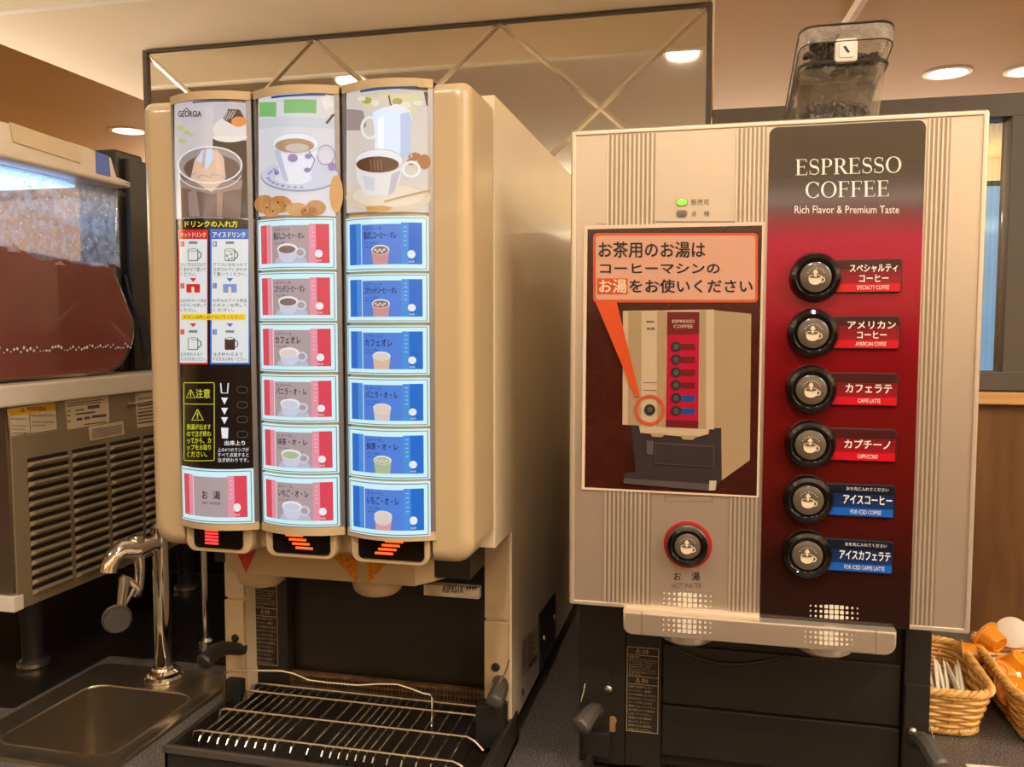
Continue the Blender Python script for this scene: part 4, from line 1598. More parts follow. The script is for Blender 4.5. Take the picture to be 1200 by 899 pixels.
def round_button(parent, cx, cz, y0, R, name, ring=None):
    b_ = MB()
    if ring:
        b_.lathe((cx, y0 + 0.0005, cz), (0, -1, 0), [(R + 0.0032, 0), (R + 0.0030, 0.0022), (R, 0.0026), (R, 0)], ring, 48, close=False)
    b_.lathe((cx, y0 + 0.0005, cz), (0, -1, 0), [(R, 0), (R, 0.007), (R * 0.93, 0.0115), (R * 0.78, 0.0125), (R * 0.66, 0.0095), (R * 0.62, 0.0070), (0.0002, 0.0070)], BLACK_GL, 48, close=False)
    o = b_.build(name, parent)
    d_ = MB()
    d_.lathe((cx, y0, cz), (0, -1, 0), [(R * 0.62, 0.0064), (R * 0.60, 0.0095), (R * 0.5, 0.0108), (R * 0.25, 0.0112), (0.0002, 0.0112)], DISC, 40, close=False)
    d_.build('button_cap', o)
    pr = Print(lambda x, z, h: (x, y0 - 0.0114 - h, z), lambda u, v: (cx + u * 0.0005, cz - v * 0.0005))
    cup_icon(pr, -1.5, 3.0, 1.3)
    for k in range(9):
        a = math.radians(-150 + k * 15)
        pr.line([(17.6 * math.cos(a), 17.6 * math.sin(a)), (19.8 * math.cos(a), 19.8 * math.sin(a))], 1.3, ICON, 1)
    pr.build('cup_symbol', o)
    return o


for (cx, cy, l1, l2, en, blue) in BTN:
    x, z = pe(cx, cy)
    xr = 0.1855
    zt_, zb_ = z + 0.0180, z - 0.0165
    pm = MB()
    pm.prism(rrect(x + 0.004, zb_, xr, zt_, 0.004), 'Y', YE - 0.0050, YE - 0.0015, RIM if not blue else PLB_TOP, 0.001)
    plate = pm.build('button_name_plate', ed)
    plate['label'] = 'blue name plate' if blue else 'red name plate'
    pr = Print(lambda x_, z_, h: (x_, YE - 0.0050 - h, z_), lambda u, v, x=x, zt_=zt_, zb_=zb_: (x + (xr - x) * u / 100.0, zt_ - (zt_ - zb_) * v / 40.0))
    t_, m_, b2 = (PLB_TOP, PLB_MID, PLB_BOT) if blue else (PLATE_TOP, PLATE_MID, PLATE_BOT)
    pr.rect(12, 1.5, 98, 12, t_, 1)
    pr.rect(12, 12, 98, 29, m_, 1)
    for r_ in range(7):
        for k in range(30):
            if r_ * 4 < 24:
                sz = 0.95 - r_ * 0.12
                u, v = 14 + k * 2.8, 11 + r_ * 2.9
                pr.rect(u - sz, v - sz, u + sz, v + sz, t_, 2)
    pr.rect(12, 29, 98, 38.5, b2, 2)
    if blue:
        pr.text('氷を先に入れてください', 44, 3.0, 92, 7.5, WHITE_INK, 3)
        pr.text(l1, 41 if len(l1) < 8 else 38, 13, 96, 24, WHITE_INK, 3, 0.0003)
    elif l2:
        pr.text(l1, 40, 6.5, 94, 15.5, WHITE_INK, 3, 0.0003)
        pr.text(l2, 51, 18.5, 84, 27, WHITE_INK, 3, 0.0003)
    else:
        pr.text(l1, 40, 13.5, 92, 24, WHITE_INK, 3, 0.0003)
    w = len(en) * 2.3
    pr.text(en, 67 - w * 0.5, 31, 67 + w * 0.5, 36, WHITE_INK, 3)
    pr.build('lettering', plate)
    round_button(ed, x, z, YE - 0.0020, 0.0258, 'selector_button')

x, z = pe(806, 638)
hw = round_button(ed, x, z, YE, 0.0232, 'hot_water_button', mat('red_button_ring', (170, 36, 32), 0.35, noise=0.03))
hw['label'] = 'red ringed button'
q = Print(se, pe)
q.text('お', 789.5, 671, 798, 680, INK, 1, 0.0002)
q.text('湯', 810.5, 671, 820, 680.5, INK, 1, 0.0002)
q.text('HOT WATER', 787.5, 683.5, 822.5, 689.5, INK_GREY, 1)
q.build('lettering', ed)

# ---- nozzle hood under the panel
YH = 0.930
m = MB()
hx0, hx1, hz0 = -0.0935, 0.1890, 1.0665
poly = [(hx0, 1.0925)] + arc(hx0 + 0.010, hz0 + 0.010, 0.010, 180, 270) + arc(hx1 - 0.012, hz0 + 0.012, 0.012, 270, 360) + [(hx1, 1.0925)]
m.prism(poly, 'Y', YH, 1.06, PEARL, 0.003)
hood = m.build('nozzle_hood', ed)


def ph(px, py):
    p = onY(px, py, YH)
    return (p.x, p.z)


q = Print(lambda x, z, h: (x, YH - 0.0002 - h, z), ph)
q.rect(751.5, 716, 752.5, 743, PEARL_DK, 1)
q.build('seam_line', hood)
q = Print(q.surf, ph)
q.rect(1026.5, 738, 1027.5, 765, PEARL_DK, 1)
q.build('seam_line', hood)
for (cx_, cy_) in ((805, 734), (971, 748)):
    q = Print(q.surf, ph)
    dots(q, cx_, cy_, 6.1, 3, DOTM, 1, sl=0.42)
    q.build('dot_pattern', hood)
for px in (805, 965):
    x = onY(px, 758, 0.985).x
    n = MB()
    n.lathe((x, 0.985, 1.067), (0, 0, -1), [(0.0325, 0), (0.0325, 0.008), (0.030, 0.016), (0.022, 0.021), (0.008, 0.022)], PEARL, 40)
    n.build('nozzle', ed)

# ---- black base
YBs = 1.03
m = MB()
m.box(-0.157, 0.2465, YBs + 0.012, 1.48, ZT + 0.012, 1.088, BLACK, 0.004)
m.box(-0.157, -0.100, YBs, YBs + 0.02, ZT + 0.012, 1.086, BLACK, 0.002)
m.box(-0.100, -0.056, YBs + 0.003, YBs + 0.02, ZT + 0.012, 1.086, BLACK, 0.0015)
m.box(0.218, 0.2465, YBs, YBs + 0.02, ZT + 0.012, 1.086, BLACK, 0.002)
base = m.build('base', ed)
m = MB()
m.box(-0.055, 0.2165, YBs + 0.006, YBs + 0.02, 0.945, 1.018, BLACK, 0.002)
m.box(-0.055, 0.2165, YBs + 0.004, YBs + 0.02, 0.880, 0.943, BLACK, 0.002)
m.tube([(0.02 + (k - 8) * 0.009, YBs + 0.007 - 0.004 * math.cos((k - 8) / 8 * PI / 2), 1.018 - 0.016 * math.cos((k - 8) / 8 * PI / 2)) for k in range(17)], 0.0022, BLACK, 6)
m.build('waste_drawer', ed)
m = MB()
m.box(-0.1565, -0.118, YBs - 0.0015, YBs + 0.004, 0.900, 0.985, BLACK, 0.0012)
m.build('pillar_cover', ed)
m = MB()
m.box(0.2195, 0.2462, YBs - 0.0015, YBs + 0.004, 0.930, 1.000, BLACK, 0.0012)
m.build('pillar_cover', ed)
(xa, za), (xb, zb2) = lab(735, 757, YBs + 0.003), lab(771, 862, YBs + 0.003)
caution(ed, xa, xb, zb2, za, YBs + 0.0026)
for (px, py) in ((713, 807), (1069, 857)):
    p = onY(px, py, YBs - 0.002)
    MB().lathe((p.x, p.y, p.z), (0, -1, 0), [(0.0052, 0), (0.0048, 0.003), (0.0025, 0.0048), (0.0005, 0.005)], STEEL, 18).build('screw', ed)
p = onY(717.5, 849, YBs - 0.001)
k = MB()
BRASS = mat('brass_key_plate', (198, 150, 96), 0.35, metal=0.5, noise=0.05)
k.lathe((p.x, p.y + 0.002, p.z + 0.005), (0, -1, 0), [(0.0055, 0), (0.0052, 0.002), (0.0005, 0.0024)], BRASS, 20)
k.box(p.x - 0.0038, p.x + 0.0038, p.y - 0.0004, p.y + 0.002, p.z - 0.010, p.z + 0.004, BRASS, 0.0012)
k.build('key_plate', ed)
lever(ed, onY(702, 832, YBs + 0.004), onY(694, 833, YBs - 0.016), onY(682, 850, YBs - 0.036), DARKGREY)
lever(ed, onY(1070, 866, YBs + 0.004), onY(1083, 867, YBs - 0.014), onY(1101, 897, YBs - 0.040), DARKGREY)
m = MB()
m.box(-0.150, -0.118, YBs - 0.012, YBs + 0.002, 0.875, 0.907, BLACK_RUB, 0.003)
m.build('hinge_block', ed)
m = MB()
m.box(0.225, 0.250, YBs - 0.012, YBs + 0.002, 0.868, 0.902, BLACK_RUB, 0.003)
m.build('hinge_block', ed)
for pts in (((686, 801), (684, 812), (681, 822)), ((1089, 848), (1094, 868), (1104, 888))):
    m = MB()
    m.tube([onY(px, py, YBs - 0.004) for px, py in pts], 0.0009, WIRE, 6)
    m.build('spring_wire', ed)
m = MB()
for (x0, x1, y0, y1) in ((-0.145, 0.240, 0.880, 0.888), (-0.145, -0.138, 0.880, YBs), (0.233, 0.240, 0.880, YBs)):
    m.box(x0, x1, y0, y1, ZT + 0.003, 0.880, BLACK, 0.002)
m.box(-0.145, 0.240, 0.880, YBs, ZT + 0.003, ZT + 0.009, BLACK)
m.build('drip_tray', ed)
for (x, y) in ((-0.12, 1.08), (0.21, 1.08), (-0.12, 1.44), (0.21, 1.44)):
    MB().lathe((x, y, ZT), (0, 0, 1), [(0.016, 0), (0.016, 0.005), (0.011, 0.008), (0.011, 0.016)], BLACK_RUB, 18).build('foot', ed)

# ---- clear bean hopper
RIMD = mat('dark_seam', (44, 40, 34), 0.3, coat=0.3, noise=0.05)
HOP = mat_clear('smoked_clear_plastic', (0.87, 0.85, 0.80), 0.4, 0.05)
hy0, hy1, hzb = 1.000, 1.250, 1.612
h = MB()
HB = [onY(932, 130, hy0).x, onY(1031, 130, hy0).x]
HT = [onY(942, 45, hy0).x, onY(1044, 36, hy0).x]
ztop = 1.726


def shell(z0, z1, k0, k1, inset, m_, back=0.0, mb=None):
    """four-walled clear tub between two heights with rounded corners"""
    A = rrect(HB[0] + (HT[0] - HB[0]) * k0 + inset, hy0 + inset, HB[1] + (HT[1] - HB[1]) * k0 - inset, hy1 - inset, 0.014)
    B = rrect(HB[0] + (HT[0] - HB[0]) * k1 + inset, hy0 + inset, HB[1] + (HT[1] - HB[1]) * k1 - inset, hy1 - inset, 0.014)
    n = len(A)

    def zt_at(y, z):
        return z - back * max(0, (y - hy0) / (hy1 - hy0))
    vs = [(x, y, z0) for x, y in A] + [(x, y, zt_at(y, z1)) for x, y in B]
    mb.add(vs, [[i, (i + 1) % n, n + (i + 1) % n, n + i] for i in range(n)], m_, True)


shell(hzb, 1.690, 0.0, 0.70, 0.0, HOP, 0.02, h)
hop = h.build('bean_hopper', ed)
h = MB()
shell(1.688, ztop, 0.68, 1.0, -0.0015, HOP, 0.055, h)
FLOORP = mat_frost('smoky_divider', (0.42, 0.38, 0.32), 0.55)
h.build('upper_tub', hop)
h = MB()
h.box(HB[0] + 0.004, HB[1] + 0.004, hy0 + 0.003, hy1 - 0.01, 1.6865, 1.6885, FLOORP)
h.box(HB[0] + 0.006, HB[1] + 0.002, hy0 + 0.062, hy0 + 0.064, hzb, 1.6865, FLOORP)
h.build('inner_divider', hop)
SMOKE = mat_frost('smoked_lid', (0.62, 0.58, 0.50), 0.45)
h = MB()
for (i_, z0, z1, m_) in ((-0.004, ztop - 0.004, ztop + 0.004, SMOKE),):
    A = rrect(HT[0] - 0.004, hy0 - 0.005, HT[1] + 0.004, hy1 + 0.004, 0.016)
    n = len(A)

    def zz(y, z):
        return z - 0.055 * (y - hy0) / (hy1 - hy0)
    vs = [(x, y, zz(y, z0 - 0.010)) for x, y in A] + [(x, y, zz(y, z1)) for x, y in A]
    h.add(vs, [[i, (i + 1) % n, n + (i + 1) % n, n + i] for i in range(n)] + [list(range(n, 2 * n))], SMOKE, False)
    h.tube([(x, y, zz(y, z1)) for x, y in A], 0.0013, RIMD, 6, closed=True)
    h.tube([(x, y, zz(y, z0 - 0.010)) for x, y in A], 0.0008, RIMD, 6, closed=True)
h.build('hopper_lid', hop)
h = MB()
A = rrect(HB[0] + (HT[0] - HB[0]) * .69 - 0.0015, hy0 - 0.002, HB[1] + (HT[1] - HB[1]) * .69 + 0.0015, hy1 + 0.001, 0.014)
h.tube([(x, y, 1.690 - 0.02 * (y - hy0) / (hy1 - hy0) + 0.004 * math.cos((x - (HB[0] + HB[1]) / 2) / 0.04)) for x, y in A], 0.0022, RIMD, 6, closed=True)
h.build('seam_gasket', hop)
x, z = onY(991, 60, hy0).x, onY(991, 60, hy0).z
h = MB()
h.prism(rrect(x - 0.0115, z - 0.0125, x + 0.0115, z + 0.0125, 0.003), 'Y', hy0 - 0.0055, hy0 + 0.002, WHITE_PL, 0.002)
h.prism(rrect(x - 0.0075, z - 0.0085, x + 0.0075, z + 0.0085, 0.003), 'Y', hy0 - 0.0068, hy0 + 0.002, PAPER, 0.001)
h.prism([(x - 0.0035, z + 0.003), (x - 0.001, z + 0.0035), (x + 0.0035, z - 0.0035), (x + 0.001, z - 0.0035)], 'Y', hy0 - 0.0074, hy0 - 0.006, INK)
h.build('hopper_latch', hop)

# coffee beans lying in the hopper
BEAN = mat('roasted_bean', (58, 38, 24), 0.35, coat=0.3, noise=0.2, nscale=60)
rb = random.Random(3)
tmpl = bmesh.new()
bmesh.ops.create_icosphere(tmpl, subdivisions=2, radius=1.0)
for v in tmpl.verts:
    v.co.x *= 0.0062
    v.co.y *= 0.0044
    v.co.z *= 0.0036
    if v.co.z > 0:
        v.co.z *= 0.75 - 0.6 * math.exp(-(v.co.y / 0.0010) ** 2)
tv = [v.co.copy() for v in tmpl.verts]
tmpl.verts.index_update()
tf = [[v.index for v in f.verts] for f in tmpl.faces]
tmpl.free()
bn = MB()
for (n, x0, x1, y0, y1, zf) in ((150, HB[0] + 0.010, HB[1] - 0.010, hy0 + 0.010, hy0 + 0.052, lambda x, y: 1.622 + 0.030 * rb.random()),
                                (130, HB[0] + 0.014, HB[1] - 0.002, hy0 + 0.010, hy0 + 0.060, lambda x, y: 1.696 + rb.random() * (0.007 + 0.018 * (x < 0.128)))):
    for k in range(n):
        x = rb.uniform(x0, x1)
        y = y0 + (y1 - y0) * rb.random() ** 1.6
        R3 = Euler((rb.uniform(0, 6.3), rb.uniform(0, 6.3), rb.uniform(0, 6.3))).to_matrix()
        c3 = Vector((x, y, zf(x, y)))
        bn.add([c3 + R3 @ v for v in tv], tf, BEAN, True)
o = bn.build('coffee_beans', None, off=(0.12, 1.1, 1.61), fixn=False)
tag(o, 'dark roasted coffee beans lying inside the clear hopper', 'coffee beans', kind='stuff')

# ---- laminated notice taped over the left half of the panel
po = thing('notice_poster', (-0.04, YE - 0.002, 1.37), 'brown laminated notice with orange speech bubble and a pictured machine on the espresso dispenser', 'notice')


def sp_(x, z, h):
    return (x, YE - 0.0022 - h, z)


POB = mat('notice_brown', (62, 24, 16), 0.16, coat=0.6, noise=0.35, nscale=18)
POW = mat('notice_border', (226, 200, 170), 0.2, coat=0.5, noise=0.02)
ORANGE = mat('notice_orange', (206, 78, 36), 0.2, coat=0.5, noise=0.03)
PINK = mat('notice_pink', (206, 154, 128), 0.2, coat=0.5, noise=0.02)
m = MB()
corner = [pe(685, 265), pe(896, 260), pe(889, 583), pe(682, 573)]
m.prism([corner[3], corner[2], corner[1], corner[0]], 'Y', YE - 0.0022, YE - 0.0015, POW)
m.build('laminated_sheet', po)
q = Print(sp_, pe)
q.poly([(689, 269), (893, 264.5), (886.5, 580.5), (685.5, 570.5)], POB, 1)
q.build('printed_background', po)
q = Print(sp_, pe)
q.poly(rrect(695.5, 273.5, 888, 354.5, 5), ORANGE, 3)
q.poly(rrect(698.5, 276.5, 885, 351.5, 3.5), PINK, 4)
q.text('お茶用のお湯は', 702, 284, 826, 302.5, INK, 5, 0.0006)
q.text('コーヒーマシンの', 703.5, 309.5, 843, 321, INK, 5, 0.0006)
q.rect(700.5, 326.5, 736, 345, ORANGE, 5)
q.text('お湯', 702.5, 328, 734.5, 343.5, POW, 8, 0.0006)
q.text('をお使いください', 738, 328, 881.5, 343.5, INK, 5, 0.0006)
q.build('speech_bubble', po)
# the pictured dispenser
q = Print(sp_, pe)


def ci(cx, cy):
    # crop pixel (827x899 of 670..900 x 340..590) to photo pixel
    return (670 + cx * 230 / 827.0, 340 + cy * 250 / 899.0)


def cpoly(pts, m_, h):
    q.poly([ci(*p) for p in pts], m_, h)


PM1 = mat('pictured_cream', (190, 166, 134), 0.25, coat=0.4, noise=0.02)
PM2 = mat('pictured_cream_side', (164, 138, 104), 0.25, coat=0.4, noise=0.02)
PM3 = mat('pictured_dark', (54, 46, 46), 0.25, coat=0.4, noise=0.05)
PM4 = mat('pictured_dark_edge', (84, 74, 72), 0.25, coat=0.4, noise=0.05)
PMR = mat('pictured_red', (176, 14, 50), 0.25, coat=0.4, noise=0.03)
PMD = mat('pictured_maroon', (104, 26, 28), 0.25, coat=0.4, noise=0.03)
cpoly([(250, 565), (630, 570), (630, 800), (600, 845), (220, 810), (222, 770), (270, 765)], PM3, 2)
cpoly([(600, 85), (756, 100), (750, 715), (632, 800), (630, 580), (600, 580)], PM2, 3)
cpoly([(217, 88), (600, 82), (600, 586), (215, 566)], PM1, 4)
cpoly([(240, 90), (295, 90), (293, 570), (238, 567)], PM2, 5)
cpoly([(362, 88), (398, 88), (396, 574), (360, 572)], PM2, 5)
cpoly([(540, 84), (566, 84), (566, 585), (538, 583)], PM2, 5)
cpoly([(403, 92), (538, 92), (534, 582), (397, 576)], PMR, 5)
cpoly([(403, 92), (538, 92), (537, 185), (402, 188)], PMD, 6)
cpoly([(398, 545), (534, 550), (534, 582), (397, 576)], PMD, 6)
q.text('ESPRESSO', *ci(424, 125), *ci(518, 138), POW, 7)
q.text('COFFEE', *ci(430, 146), *ci(510, 160), POW, 7)
for k in range(6):
    y = 238 + k * 54
    x0_, y0_ = ci(462, y - 12)
    x1_, y1_ = ci(520, y + 14)
    q.rect(x0_, y0_, x1_, y1_, mat('pictured_plate_blue', (30, 70, 130), 0.25, noise=0.02) if k > 3 else PMD, 6, 1)
    cx_, cy_ = ci(440, y)
    q.ell(cx_, cy_, 6.2, 6.0, INK, 7, 20)
    q.ell(cx_, cy_, 3.4, 3.3, PM4, 8, 16)
q.rect(*ci(316, 130), *ci(350, 136), INK_GREY, 6)
q.rect(*ci(318, 158), *ci(330, 166), INK_GREY, 6)
q.rect(*ci(336, 158), *ci(350, 166), INK_GREY, 6)
q.rect(*ci(302, 388), *ci(358, 390), PM4, 6)
q.rect(*ci(302, 420), *ci(358, 422), PM4, 6)
cpoly([(285, 570), (580, 585), (576, 605), (520, 620), (290, 600)], PM1, 5)
cpoly([(330, 600), (400, 604), (380, 618), (340, 616)], PM2, 6)
cpoly([(455, 610), (530, 612), (510, 630), (470, 628)], PM2, 6)
cpoly([(352, 640), (600, 655), (600, 745), (352, 730)], PM4, 6)
cpoly([(355, 644), (597, 659), (597, 741), (355, 726)], PM3, 7)
cpoly([(316, 632), (346, 634), (346, 692), (316, 690)], PM4, 6)
cpoly([(220, 790), (600, 815), (600, 845), (220, 812)], PM4, 6)
cpoly([(580, 800), (610, 800), (606, 840), (578, 842)], mat('pictured_glint', (186, 172, 150), 0.25, noise=0.02), 7)
cx_, cy_ = ci(330, 503)
q.ell(cx_, cy_, 6.4, 6.6, INK, 7, 20)
q.ell(cx_, cy_, 3.2, 3.2, PM4, 8, 16)
q.poly([(698, 353), (723, 353), (750, 464), (745, 465)], ORANGE, 9)
q.ring(cx_, cy_, 17.5, 17.8, 3.2, ORANGE, 9, 40)
q.build('pictured_dispenser', po)
# ================================================================== FROZEN DRINK MACHINE (far left)
SXR = -1.0
SXL = -1.40
sm_ = thing('frozen_drink_machine', (-1.2, 1.3, ZT), 'frozen drink machine with louvred steel base and clear tank at the left edge', 'frozen drink machine')
m = MB()
m.box(SXL, SXR, 1.04, 1.62, 0.985, 1.289, STEEL_DK, 0.002)
m.box(SXL + 0.002, SXR - 0.002, 1.034, 1.042, 1.012, 1.285, STEEL, 0.001)
m.build('base', sm_)
m = MB()
m.box(SXL, SXR + 0.002, 1.030, 1.050, 0.985, 1.008, WHITE_PL, 0.002)
m.build('front_trim', sm_)
# louvred side: pressed slats over dark slots
LV = mat('louvre_slat', (190, 172, 138), 0.36, metal=0.5, noise=0.05)
SLOT = mat('louvre_slot', (28, 22, 15), 0.6, noise=0.05)
m = MB()
cols_y = [(1.068, 1.150), (1.160, 1.238), (1.248, 1.326), (1.336, 1.414), (1.424, 1.502)]
for (ya, yb) in cols_y:
    for k in range(14):
        z = 1.205 - k * 0.0150
        m.box(SXR - 0.001, SXR + 0.0004, ya, yb, z - 0.0060, z + 0.0040, SLOT)
        # hood of the slat: tapered ends, leaning out below the slot
        vs = [(SXR + 0.0002, ya, z - 0.0100), (SXR + 0.0002, yb, z - 0.0100), (SXR + 0.0085, ya + 0.006, z - 0.0045), (SXR + 0.0085, yb - 0.006, z - 0.0045),
              (SXR + 0.0010, ya, z - 0.0020), (SXR + 0.0010, yb, z - 0.0020)]
        m.add(vs, [[0, 1, 3, 2], [2, 3, 5, 4], [0, 2, 4], [1, 5, 3]], LV, False)
m.build('louvre_panel', sm_)


def xs(y, z, h):
    return (SXR + 0.0006 + h, y, z)


def px_x(px, py):
    p = onX(px, py, SXR)
    return (p.y, p.z)


q = Print(xs, px_x)
YLW = mat('warning_yellow', (214, 160, 28), 0.5, noise=0.05)
q.poly([(7.5, 479.5), (65, 470.8), (67, 504.5), (11.5, 513)], mat('label_paper', (204, 188, 160), 0.5, noise=0.03), 1)
q.poly([(8.5, 480.5), (64.5, 472), (64.8, 481), (10, 488)], YLW, 2)
q.line([(33.5, 485), (35, 508.5)], 0.6, INK, 3)
q.line([(9.5, 487.5), (12.3, 511.5), (66.2, 503.6), (64.6, 472)], 0.6, INK, 3)
q.text('WARNING', 30, 476.3, 53, 481.4, INK, 4)
q.line([(24.2, 482.6), (26, 478.8), (27.8, 482.2), (24.2, 482.6)], 0.9, INK, 4)
for k, (a, b_) in enumerate(((12, 29), (13, 30), (13, 28), (14, 31))):
    y = 491.5 + (k + (k > 0)) * 4.0
    q.text(('Moving Parts', 'Do not operate', 'with side panel', 'removed')[k], a, y - 1.6, b_, y + 1.0, INK, 4)
for k, (s, a, b_) in enumerate((('Risk of Electric Shock', 36, 63), ('Disconnect power before', 37, 63), ('servicing unit', 37, 52))):
    y = 487 + (k + (k > 0)) * 4.0
    q.text(s, a, y - 1.8, b_, y + 1.0, INK, 4)
o = q.build('warning_sticker', sm_)
o['label'] = 'yellow headed warning sticker'
q = Print(xs, px_x)
LP = mat('aged_label', (206, 186, 154), 0.5, noise=0.04)
q.poly([(75, 470), (126.5, 464), (128, 495), (78.5, 504)], LP, 1)
for (x0, y0, x1, t_) in ((78, 473.3, 120, 1.0), (78, 476.2, 118, 1.0), (78, 482, 82, 1.2), (88, 481, 98, 1.4), (102, 477.6, 116, 4.0), (78, 487.3, 82, 1.2), (88, 485.6, 111, 1.6), (78, 494, 82, 1.2), (89, 491.7, 96, 3.2), (98, 490.3, 105, 3.2), (107, 488.6, 124, 3.2), (98, 497.5, 124, 1.2)):
    q.line([(x0, y0), (x1, y0 - (x1 - x0) * 0.12)], t_, INK_GREY, 2)
q.build('rating_label', sm_)
q = Print(xs, px_x)
q.poly([(102.5, 500), (143.5, 493.5), (145, 509), (104.5, 517)], LP, 3)
for k in range(5):
    q.line([(107, 504 + k * 2.3), (142, 498.2 + k * 2.1)], 1.0, INK_GREY, 4)
q.build('rating_label', sm_)
q = Print(xs, px_x)
q.poly([(157.5, 461), (186, 457), (186, 497), (160.5, 502)], LP, 1)
for k in range(8):
    q.line([(161, 468 + k * 4.0), (185, 464.6 + k * 4.0)], 1.4 + (k % 3) * 0.5, INK_GREY, 2)
q.build('rating_label', sm_)
p = onX(150, 474, SXR)
m = MB()
m.lathe((SXR, p.y, p.z), (1, 0, 0), [(0.005, 0), (0.0048, 0.004), (0.002, 0.006)], STEEL, 14)
m.tube([(SXR + 0.003, p.y, p.z), (SXR + 0.003, p.y + 0.08, p.z + 0.002)], 0.0014, WIRE, 6)
m.build('panel_screw', sm_)
for (x, y) in ((SXR - 0.075, 1.145), (SXL + 0.05, 1.145), (SXR - 0.075, 1.56), (SXL + 0.05, 1.56)):
    m = MB()
    m.lathe((x, y, ZT + 0.0034), (0, 0, 1), [(0.024, 0), (0.024, 0.006), (0.017, 0.014), (0.016, 0.05), (0.019, 0.1), (0.021, 0.137)], BLACK_RUB, 24)
    m.lathe((x, y, ZT + 0.006), (0, 0, 1), [(0.0245, 0), (0.0245, 0.006)], STEEL, 24)
    m.build('leg', sm_)
# tray top, tank, lid
m = MB()
m.box(SXL - 0.01, SXR + 0.012, 0.985, 1.63, 1.290, 1.3225, WHITE_PL, 0.005)
m.build('drip_deck', sm_)
TANK = mat_clear('clear_tank_acrylic', (0.93, 0.94, 0.95), 0.5, 0.04)
TKX0, TKX1, TKY0, TKY1 = -1.33, -1.012, 0.86, 1.322


def tank_profile(ins, zcut=None, zlow=1.324):
    """side outline of the tank (y, z): straight rim, rear swelling into the round bottom"""
    pts = []
    n = 14
    for k in range(n + 1):
        a = math.radians(-90 + 100 * k / n)
        pts.append((TKY1 - 0.062 - ins + 0.085 * math.cos(a) * (1), zlow + ins + 0.082 + 0.082 * math.sin(a)))
    pts.append((TKY1 - 0.022 - ins, 1.50))
    pts.append((TKY1 - 0.010 - ins, 1.645))
    pts.append((TKY0 + ins, 1.645))
    pts.append((TKY0 + ins, zlow + ins))
    return pts


def cut_top(pts, f):
    """clip an outline below the line z = f(y)"""
    out = []
    n = len(pts)
    for i in range(n):
        a, b_ = pts[i], pts[(i + 1) % n]
        ia, ib = a[1] <= f(a[0]), b_[1] <= f(b_[0])
        if ia:
            out.append(a)
        if ia != ib:
            lo, hi = 0.0, 1.0
            for _ in range(24):
                mid = (lo + hi) / 2
                q_ = (a[0] + (b_[0] - a[0]) * mid, a[1] + (b_[1] - a[1]) * mid)
                if (q_[1] <= f(q_[0])) == ia:
                    lo = mid
                else:
                    hi = mid
            out.append((a[0] + (b_[0] - a[0]) * lo, a[1] + (b_[1] - a[1]) * lo))
    return out


m = MB()
m.prism(tank_profile(0), 'X', TKX0, TKX1, TANK, 0.012, 3, True)
# moulded rim under the lid and raised rib along the bottom
tank = m.build('tank', sm_)
m = MB()
m.tube([(TKX0 - 0.003, TKY0, 1.636), (TKX0 - 0.003, TKY1 - 0.010, 1.636), (TKX1 + 0.003, TKY1 - 0.010, 1.636), (TKX1 + 0.003, TKY0, 1.636)], 0.006, TANK, 8)
m.build('tank_rim', tank)
ICE = mat('ice_bubble', (230, 236, 240), 0.2, noise=0.03)
# lid with a recessed panel, blue badge and its own light strip
m = MB()
lid = [(TKY0 - 0.02, 1.650), (TKY1 + 0.006, 1.650), (TKY1 + 0.006, 1.660), (TKY1 - 0.03, 1.664), (TKY1 - 0.042, 1.694), (TKY1 - 0.10, 1.700), (TKY0 - 0.02, 1.706)]
m.prism(lid, 'X', TKX0 - 0.010, TKX1 + 0.010, WHITE_PL, 0.006, 3, True)
lid_o = m.build('lid', sm_)
m = MB()
yc0, zc0 = px_x(10, 150)
m.prism([(px_x(12, 150)[0], 1.703), (px_x(16, 174)[0], 1.676), (px_x(95, 193)[0], 1.670), (px_x(95, 168)[0], 1.6965)], 'X', TKX1 + 0.008, TKX1 + 0.0125, mat('lid_panel', (220, 200, 168), 0.35, noise=0.03), 0.002)
m.build('lid_panel', lid_o)
m = MB()
bx_ = TKX1 + 0.0105
m.prism([(onX(*q_, bx_).y, onX(*q_, bx_).z) for q_ in ((113, 203), (129, 207), (127, 183), (112, 178))], 'X', TKX1 + 0.009, TKX1 + 0.0118, mat('blue_badge', (52, 100, 200), 0.3, noise=0.04), 0.001)
o = m.build('badge', lid_o)
o['label'] = 'blue badge'
m = MB()
m.box(TKX0 + 0.06, TKX1 - 0.05, TKY0 + 0.04, TKY1 - 0.06, 1.6425, 1.6475, mat('lid_light', (150, 200, 255), 0.3, emit=3.6), 0.001)
m.build('lid_light', lid_o)
m = MB()
m.box(-1.15, -1.067, 1.370, 1.45, 1.323, 1.730, BLACK, 0.006)
m.box(-1.070, -1.053, 1.390, 1.45, 1.323, 1.716, BLACK, 0.004)
m.build('rear_column', sm_)
m = MB()
m.box(-1.02, -0.94, 1.42, 1.60, 1.262, 1.46, WHITE_PL, 0.008)
m.build('pump_housing', sm_)

# the slush itself
JUICE = mat('red_slush', (140, 64, 60), 0.32, coat=0.5, noise=0.12, nscale=14)
FOAM = mat('slush_foam', (196, 158, 160), 0.4, noise=0.2, nscale=70)
ftop = lambda y: 1.505 + 0.030 * max(0, min(1, (1.16 - y) / 0.2)) + 0.004 * math.sin(y * 60)
prof = tank_profile(0.004)
